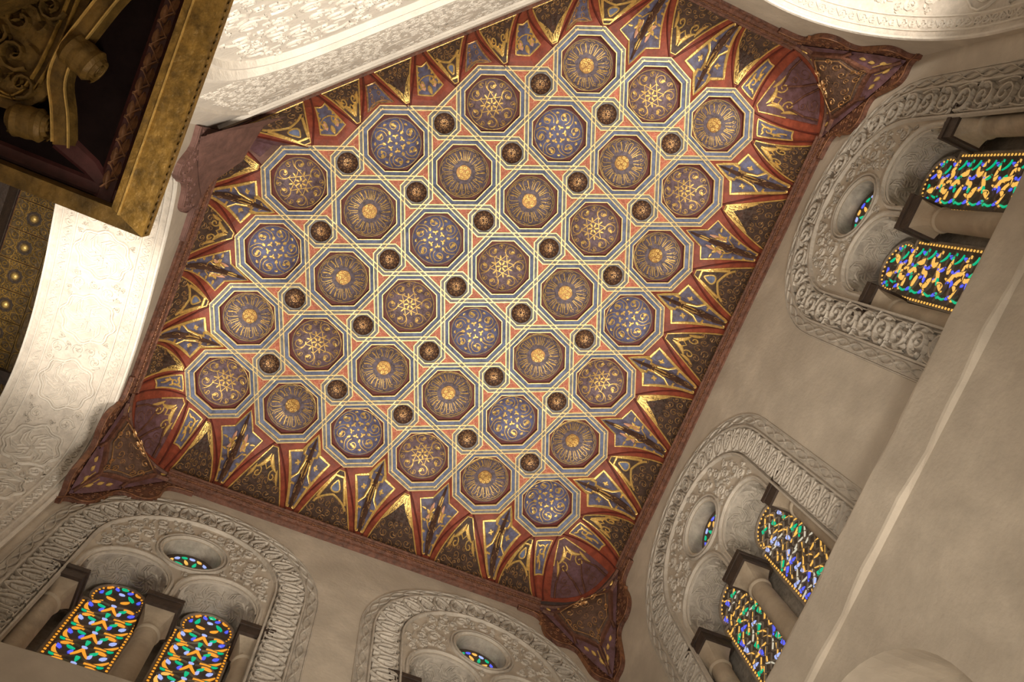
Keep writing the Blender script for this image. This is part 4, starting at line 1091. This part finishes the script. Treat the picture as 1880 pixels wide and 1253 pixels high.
D('panel_scrolls', lambda mb: scrolls(mb, SD, pack(frz2, (.25, 2.4, -3.3, -2.05), .022, .085, 4000, rgf), rgf, .008, .13), kind='stuff')
# ------------------------------------------------------------------ gilt timber canopy in the corner
KC = .8183
cano = tag(link('gilt_canopy', None, None, (.0133, -.3209, -4.050)), 'dark gilded timber canopy with carved scroll bracket, top left corner', 'canopy')
def cpart(mb, name, m, parent=cano, smooth_=False, kind=None):
    mb.v = [((x + .15) * KC, (y + .30) * KC, (z + 3.6) * KC) for x, y, z in mb.v]; return mb.obj(name, m, parent, smooth=smooth_, kind=kind)
X1, X0, Y1, Y0 = .107, .009, .057, .011                   # outer and inner edges of the two boards
def board(pts, z0, z1, name, m):
    mb = MB(); k = len(pts); mb.add([(x, y, z0) for x, y in pts] + [(x, y, z1) for x, y in pts], [tuple(range(k)), tuple(range(k, 2 * k))] + [(i, (i + 1) % k, k + (i + 1) % k, k + i) for i in range(k)]); return cpart(mb, name, m)
b1 = board([(X1, Y1), (X1, -.945), (X0, -.847), (X0, Y0)], -3.6, -3.53, 'gilt_board', 'gilt')
b2 = board([(X1, Y1), (X0, Y0), (-.748, Y0), (-.748, Y1)], -3.6, -3.53, 'gilt_board', 'giltd')
CP = lambda z: plane((0, 0, z), (1, 0, 0), (0, 1, 0), (0, 0, -9))
mb = MB(); ribbon(mb, CP(-3.6), np.array([(X0 + .022, Y0 + .012), (X0 + .022, -.84)]), .006, .004, .5); cpart(mb, 'board_bead', 'gold', b1)
mb = MB()
for y in np.arange(Y1 - .02, -.92, -.022): ribbon(mb, plane((X1, 0, -3.6), (0, 1, 0), (0, 0, 1), (5, 0, -3.6)), arc(y, .018, .010, 0, math.pi, 6), .005, .004, .4)
cpart(mb, 'scalloped_edge', 'giltd', b1, kind='stuff')
board([(.06, .04), (.06, -.895), (-.748, -.091), (-.748, .04)], -3.515, -3.48, 'dark_panel', 'black')
mb = MB(); ribbon(mb, CP(-3.515), np.array([(-.040, Y0), (-.040, -.79)]), .062, .012, .6); cpart(mb, 'carved_moulding_ground', 'maroon')
mb = MB(); y = -.02; k = 0
while y > -.78:
    p, w = leaf(-.040, y, -1.57 - .5 * (-1) ** k, .05, .022, .3 * (-1) ** k, 5); ribbon(mb, CP(-3.527), p, w, .008, 0)
    ribbon(mb, CP(-3.527), bez((-.040 - .018 * (-1) ** k, y), (-.040, y - .025), (-.040 + .018 * (-1) ** k, y - .04), 5), .006, .007, .4); y -= .034; k += 1
cpart(mb, 'carved_leaves', 'rosew', kind='stuff')
mb = MB(); ribbon(mb, CP(-3.515), np.array([(-.745, -.012), (-.005, -.012)]), .045, .010, .6); cpart(mb, 'inner_rail', 'maroon')
for pts in ([(-.0755, -.75), (-.0745, -.137), (-.158, -.130)], [(-.21, -.068), (-.221, .0), (-.74, .0)]):
    mb = MB(); ribbon(mb, CP(-3.502), np.array(pts), .007, .006, .5); cpart(mb, 'gold_line', 'rosew')
mb = MB(); ribbon(mb, CP(-3.512), np.array([(-.20, -.10), (-.10, -.06), (-.03, -.012)]), [.07, .06, .03], .014, .6); cpart(mb, 'corner_bracket', 'maroon')
board([(-.62, -.215), (-.20, -.635), (-.16, -.60), (-.58, -.18)], -3.70, -3.50, 'wall_plate', 'giltd')
# carved gilded bracket: body, strap and two scroll volutes
def volute(c, r, w, ang, name):
    mb = MB(); n = 34; c = np.array(c); ax = np.array((math.cos(ang), math.sin(ang), 0)); sd = np.array((-math.sin(ang), math.cos(ang), 0)); up = np.array((0, 0, 1.0))
    rows = []
    for v, k in ((-1, .80), (-.75, 1.0), (-.4, .93), (0, .98), (.4, .93), (.75, 1.0), (1, .80)):
        rows.append([c + ax * w * v + (sd * math.cos(q) + up * math.sin(q)) * r * k for q in np.linspace(0, 2 * math.pi, n, endpoint=False)])
    mb.grid(np.array(rows), closeu=True)
    for s in (-1, 1):
        e = c + ax * w * s
        sf = Surf(lambda uv: e + uv[:, :1] * sd + uv[:, 1:2] * up, e + ax * s * 3)
        poly_fill(mb, sf, arc(0, 0, r * .8, 0, 2 * math.pi, 20)[:-1]); ribbon(mb, sf, spiral(0, 0, r * .78, 2.2, 0, 1, 30, .12), .012, .010, .4)
    return cpart(mb, name, 'giltd', smooth_=False)
volute((-.196, -.330, -3.555), .048, .044, .35, 'scroll_volute'); volute((-.272, -.113, -3.555), .046, .042, -.15, 'scroll_volute')
mb = MB()
prof = np.array([(-.10, -.66), (-.17, -.53), (-.215, -.40), (-.235, -.33), (-.238, -.25), (-.205, -.17), (-.178, -.09)])
pp = smooth(prof, 5); ribbon(mb, CP(-3.515), pp, .058, .045, .7); cpart(mb, 'bracket_strap', 'giltd')
mb = MB()
for o_ in (-.022, .022): ribbon(mb, CP(-3.56), pp + np.array([o_, 0]), .007, .007, .5)
cpart(mb, 'strap_bead', 'gold')
mb = MB(); poly_fill(mb, CP(-3.53), smooth([(-.60, -.15), (-.60, -.24), (-.40, -.44), (-.25, -.585), (-.225, -.52), (-.245, -.38), (-.26, -.27), (-.255, -.20), (-.32, -.13), (-.42, -.125), (-.60, -.15)], 4)[:-1], .012, 0, .03)
bd = cpart(mb, 'bracket_body', 'giltd')
mb = MB(); rgc = random.Random(2)
inb = lambda x, y, r: -.45 + r < x < -.265 - r and -.40 + r < y < -.15 - r
scrolls(mb, CP(-3.54), [(-.37, -.36, .055), (-.36, -.27, .05), (-.42, -.30, .035), (-.32, -.20, .04), (-.40, -.20, .04), (-.31, -.42, .04), (-.47, -.23, .05), (-.53, -.19, .04)], rgc, .022, .34); cpart(mb, 'carved_acanthus', 'giltd', bd)
mb = MB()
for t in (0, .022): ribbon(mb, CP(-3.545), smooth([(-.255 - t, -.49), (-.262 - t, -.36), (-.278 - t, -.24), (-.31 - t, -.165), (-.40, -.15 - t)], 5), .010, .010, .4)
cpart(mb, 'body_rim', 'gilt', bd)
# ------------------------------------------------------------------ gilded star ceiling of the next room, seen past the left arch
sc = tag(link('star_ceiling', None, None, (-1.5, 1.0, 0)), 'dim gilded wooden ceiling with star panels and round bosses beyond the lit arch', 'ceiling panel')
def spart(mb, name, m, smooth_=False, kind=None, parent=sc):
    mb.v = [(x + 1.5, y - 1.0, z) for x, y, z in mb.v]; return mb.obj(name, m, parent, smooth=smooth_, kind=kind)
mb = MB(); mb.box((-1.63, .05, .0), (-1.10, 2.5, .03)); spart(mb, 'backing_board', 'board')
mb = MB(); mb.box((-1.98, .05, -.16), (-1.635, 2.5, .05)); mb.box((-1.66, .05, -.02), (-1.63, 2.5, .02)); spart(mb, 'dark_beam', 'darkwood')
mb = MB(); mb.box((-1.63, 1.93, -.06), (-1.2, 2.02, .02)); spart(mb, 'cross_batten', 'darkwood')
LP = plane((0, 0, 0), (1, 0, 0), (0, 1, 0), (0, 0, -9))
tl = MB(); tl.box((-.130, -.100, -.012), (.130, .100, .0))
rib = MB(); Z = plane((0, 0, -.012), (1, 0, 0), (0, 1, 0), (0, 0, -9))
st = np.array([pol(.052 + .010 * (k % 2), k * math.pi / 10) for k in range(20)]); ribbon(rib, Z, st, .007, .006, .4, closed=True)
for k in range(10):
    a = k * math.pi / 5
    ribbon(rib, Z, np.clip(np.array([pol(.060, a), pol(.095, a + .35), pol(.135, a + .15)]), [-.125, -.096], [.125, .096]), .006, .006, .4)
    ribbon(rib, Z, np.clip(np.array([pol(.060, a), pol(.095, a - .35), pol(.135, a - .15)]), [-.125, -.096], [.125, .096]), .006, .006, .4)
    x, y = np.clip(pol(.105, a), [-.11, -.085], [.11, .085]); ribbon(rib, Z, arc(x, y, .012, 0, 6.28, 8), .007, .006, .4)
ribbon(rib, Z, np.array([(-.127, -.097), (.127, -.097), (.127, .097), (-.127, .097)]), .005, .006, .4, closed=True)
bs = MB(); n = 18
bs.grid(np.array([[(*pol(.024 * math.cos(q), 2 * math.pi * k / n), -.010 - .018 * math.sin(q)) for k in range(n)] for q in np.linspace(0, 1.5, 5)]), closeu=True)
rw = MB(); rw.grid(np.array([[(*pol(r, 2 * math.pi * k / n), z) for k in range(n)] for r, z in ((.046, -.013), (.036, -.0135), (.026, -.008))]), closeu=True)
TLm, RIm, BSm, RWm = tl.mesh('star_tile', 'ochre'), rib.mesh('star_strapwork', 'gilt'), bs.mesh('round_boss', 'gold', True), rw.mesh('boss_rosette', 'darkwood')
for k in range(-3, 6):
    t = link('star_tile', TLm, sc, (0.01, .89 + .205 * k - 1.0, 0)); link('star_strapwork', RIm, t); link('round_boss', BSm, t); link('boss_rosette', RWm, t)
mb = MB(); mb.box((-1.35, .05, -.03), (-1.27, 2.5, .0)); spart(mb, 'border_strip', 'ochre')
mb = MB()
for y in np.arange(.15, 2.4, .30):
    ribbon(mb, plane((0, 0, -.03), (1, 0, 0), (0, 1, 0), (0, 0, -9)), smooth([(-1.345, y), (-1.34, y + .1), (-1.30, y + .13), (-1.34, y + .16), (-1.345, y + .27)], 4), .012, .01, .4)
spart(mb, 'border_outline', 'giltd')
# ------------------------------------------------------------------ floor and the far wall of the next room
mb = MB(); mb.box((-3.2, -4.0, ZF - .1), (3.6, 2.9, ZF)); tag(mb.obj('floor', 'floor'), 'pale stone floor', kind='structure')
mb = MB(); mb.box((-2.7, -1.2, ZF), (-2.6, 2.9, .34)); tag(mb.obj('wall_beyond', 'plaster'), 'plain plaster wall of the next room', kind='structure')
mb = MB(); mb.box((.9, -4.05, ZF), (3.6, -3.95, .34)); tag(mb.obj('wall_beyond_back', 'plaster'), 'plain plaster wall beyond the back arch', kind='structure')
# ------------------------------------------------------------------ lift everything so that the floor is z = 0
for o in scene.objects:
    if o.parent is None and o.type not in ('CAMERA', 'LIGHT'): o.location.z += HC
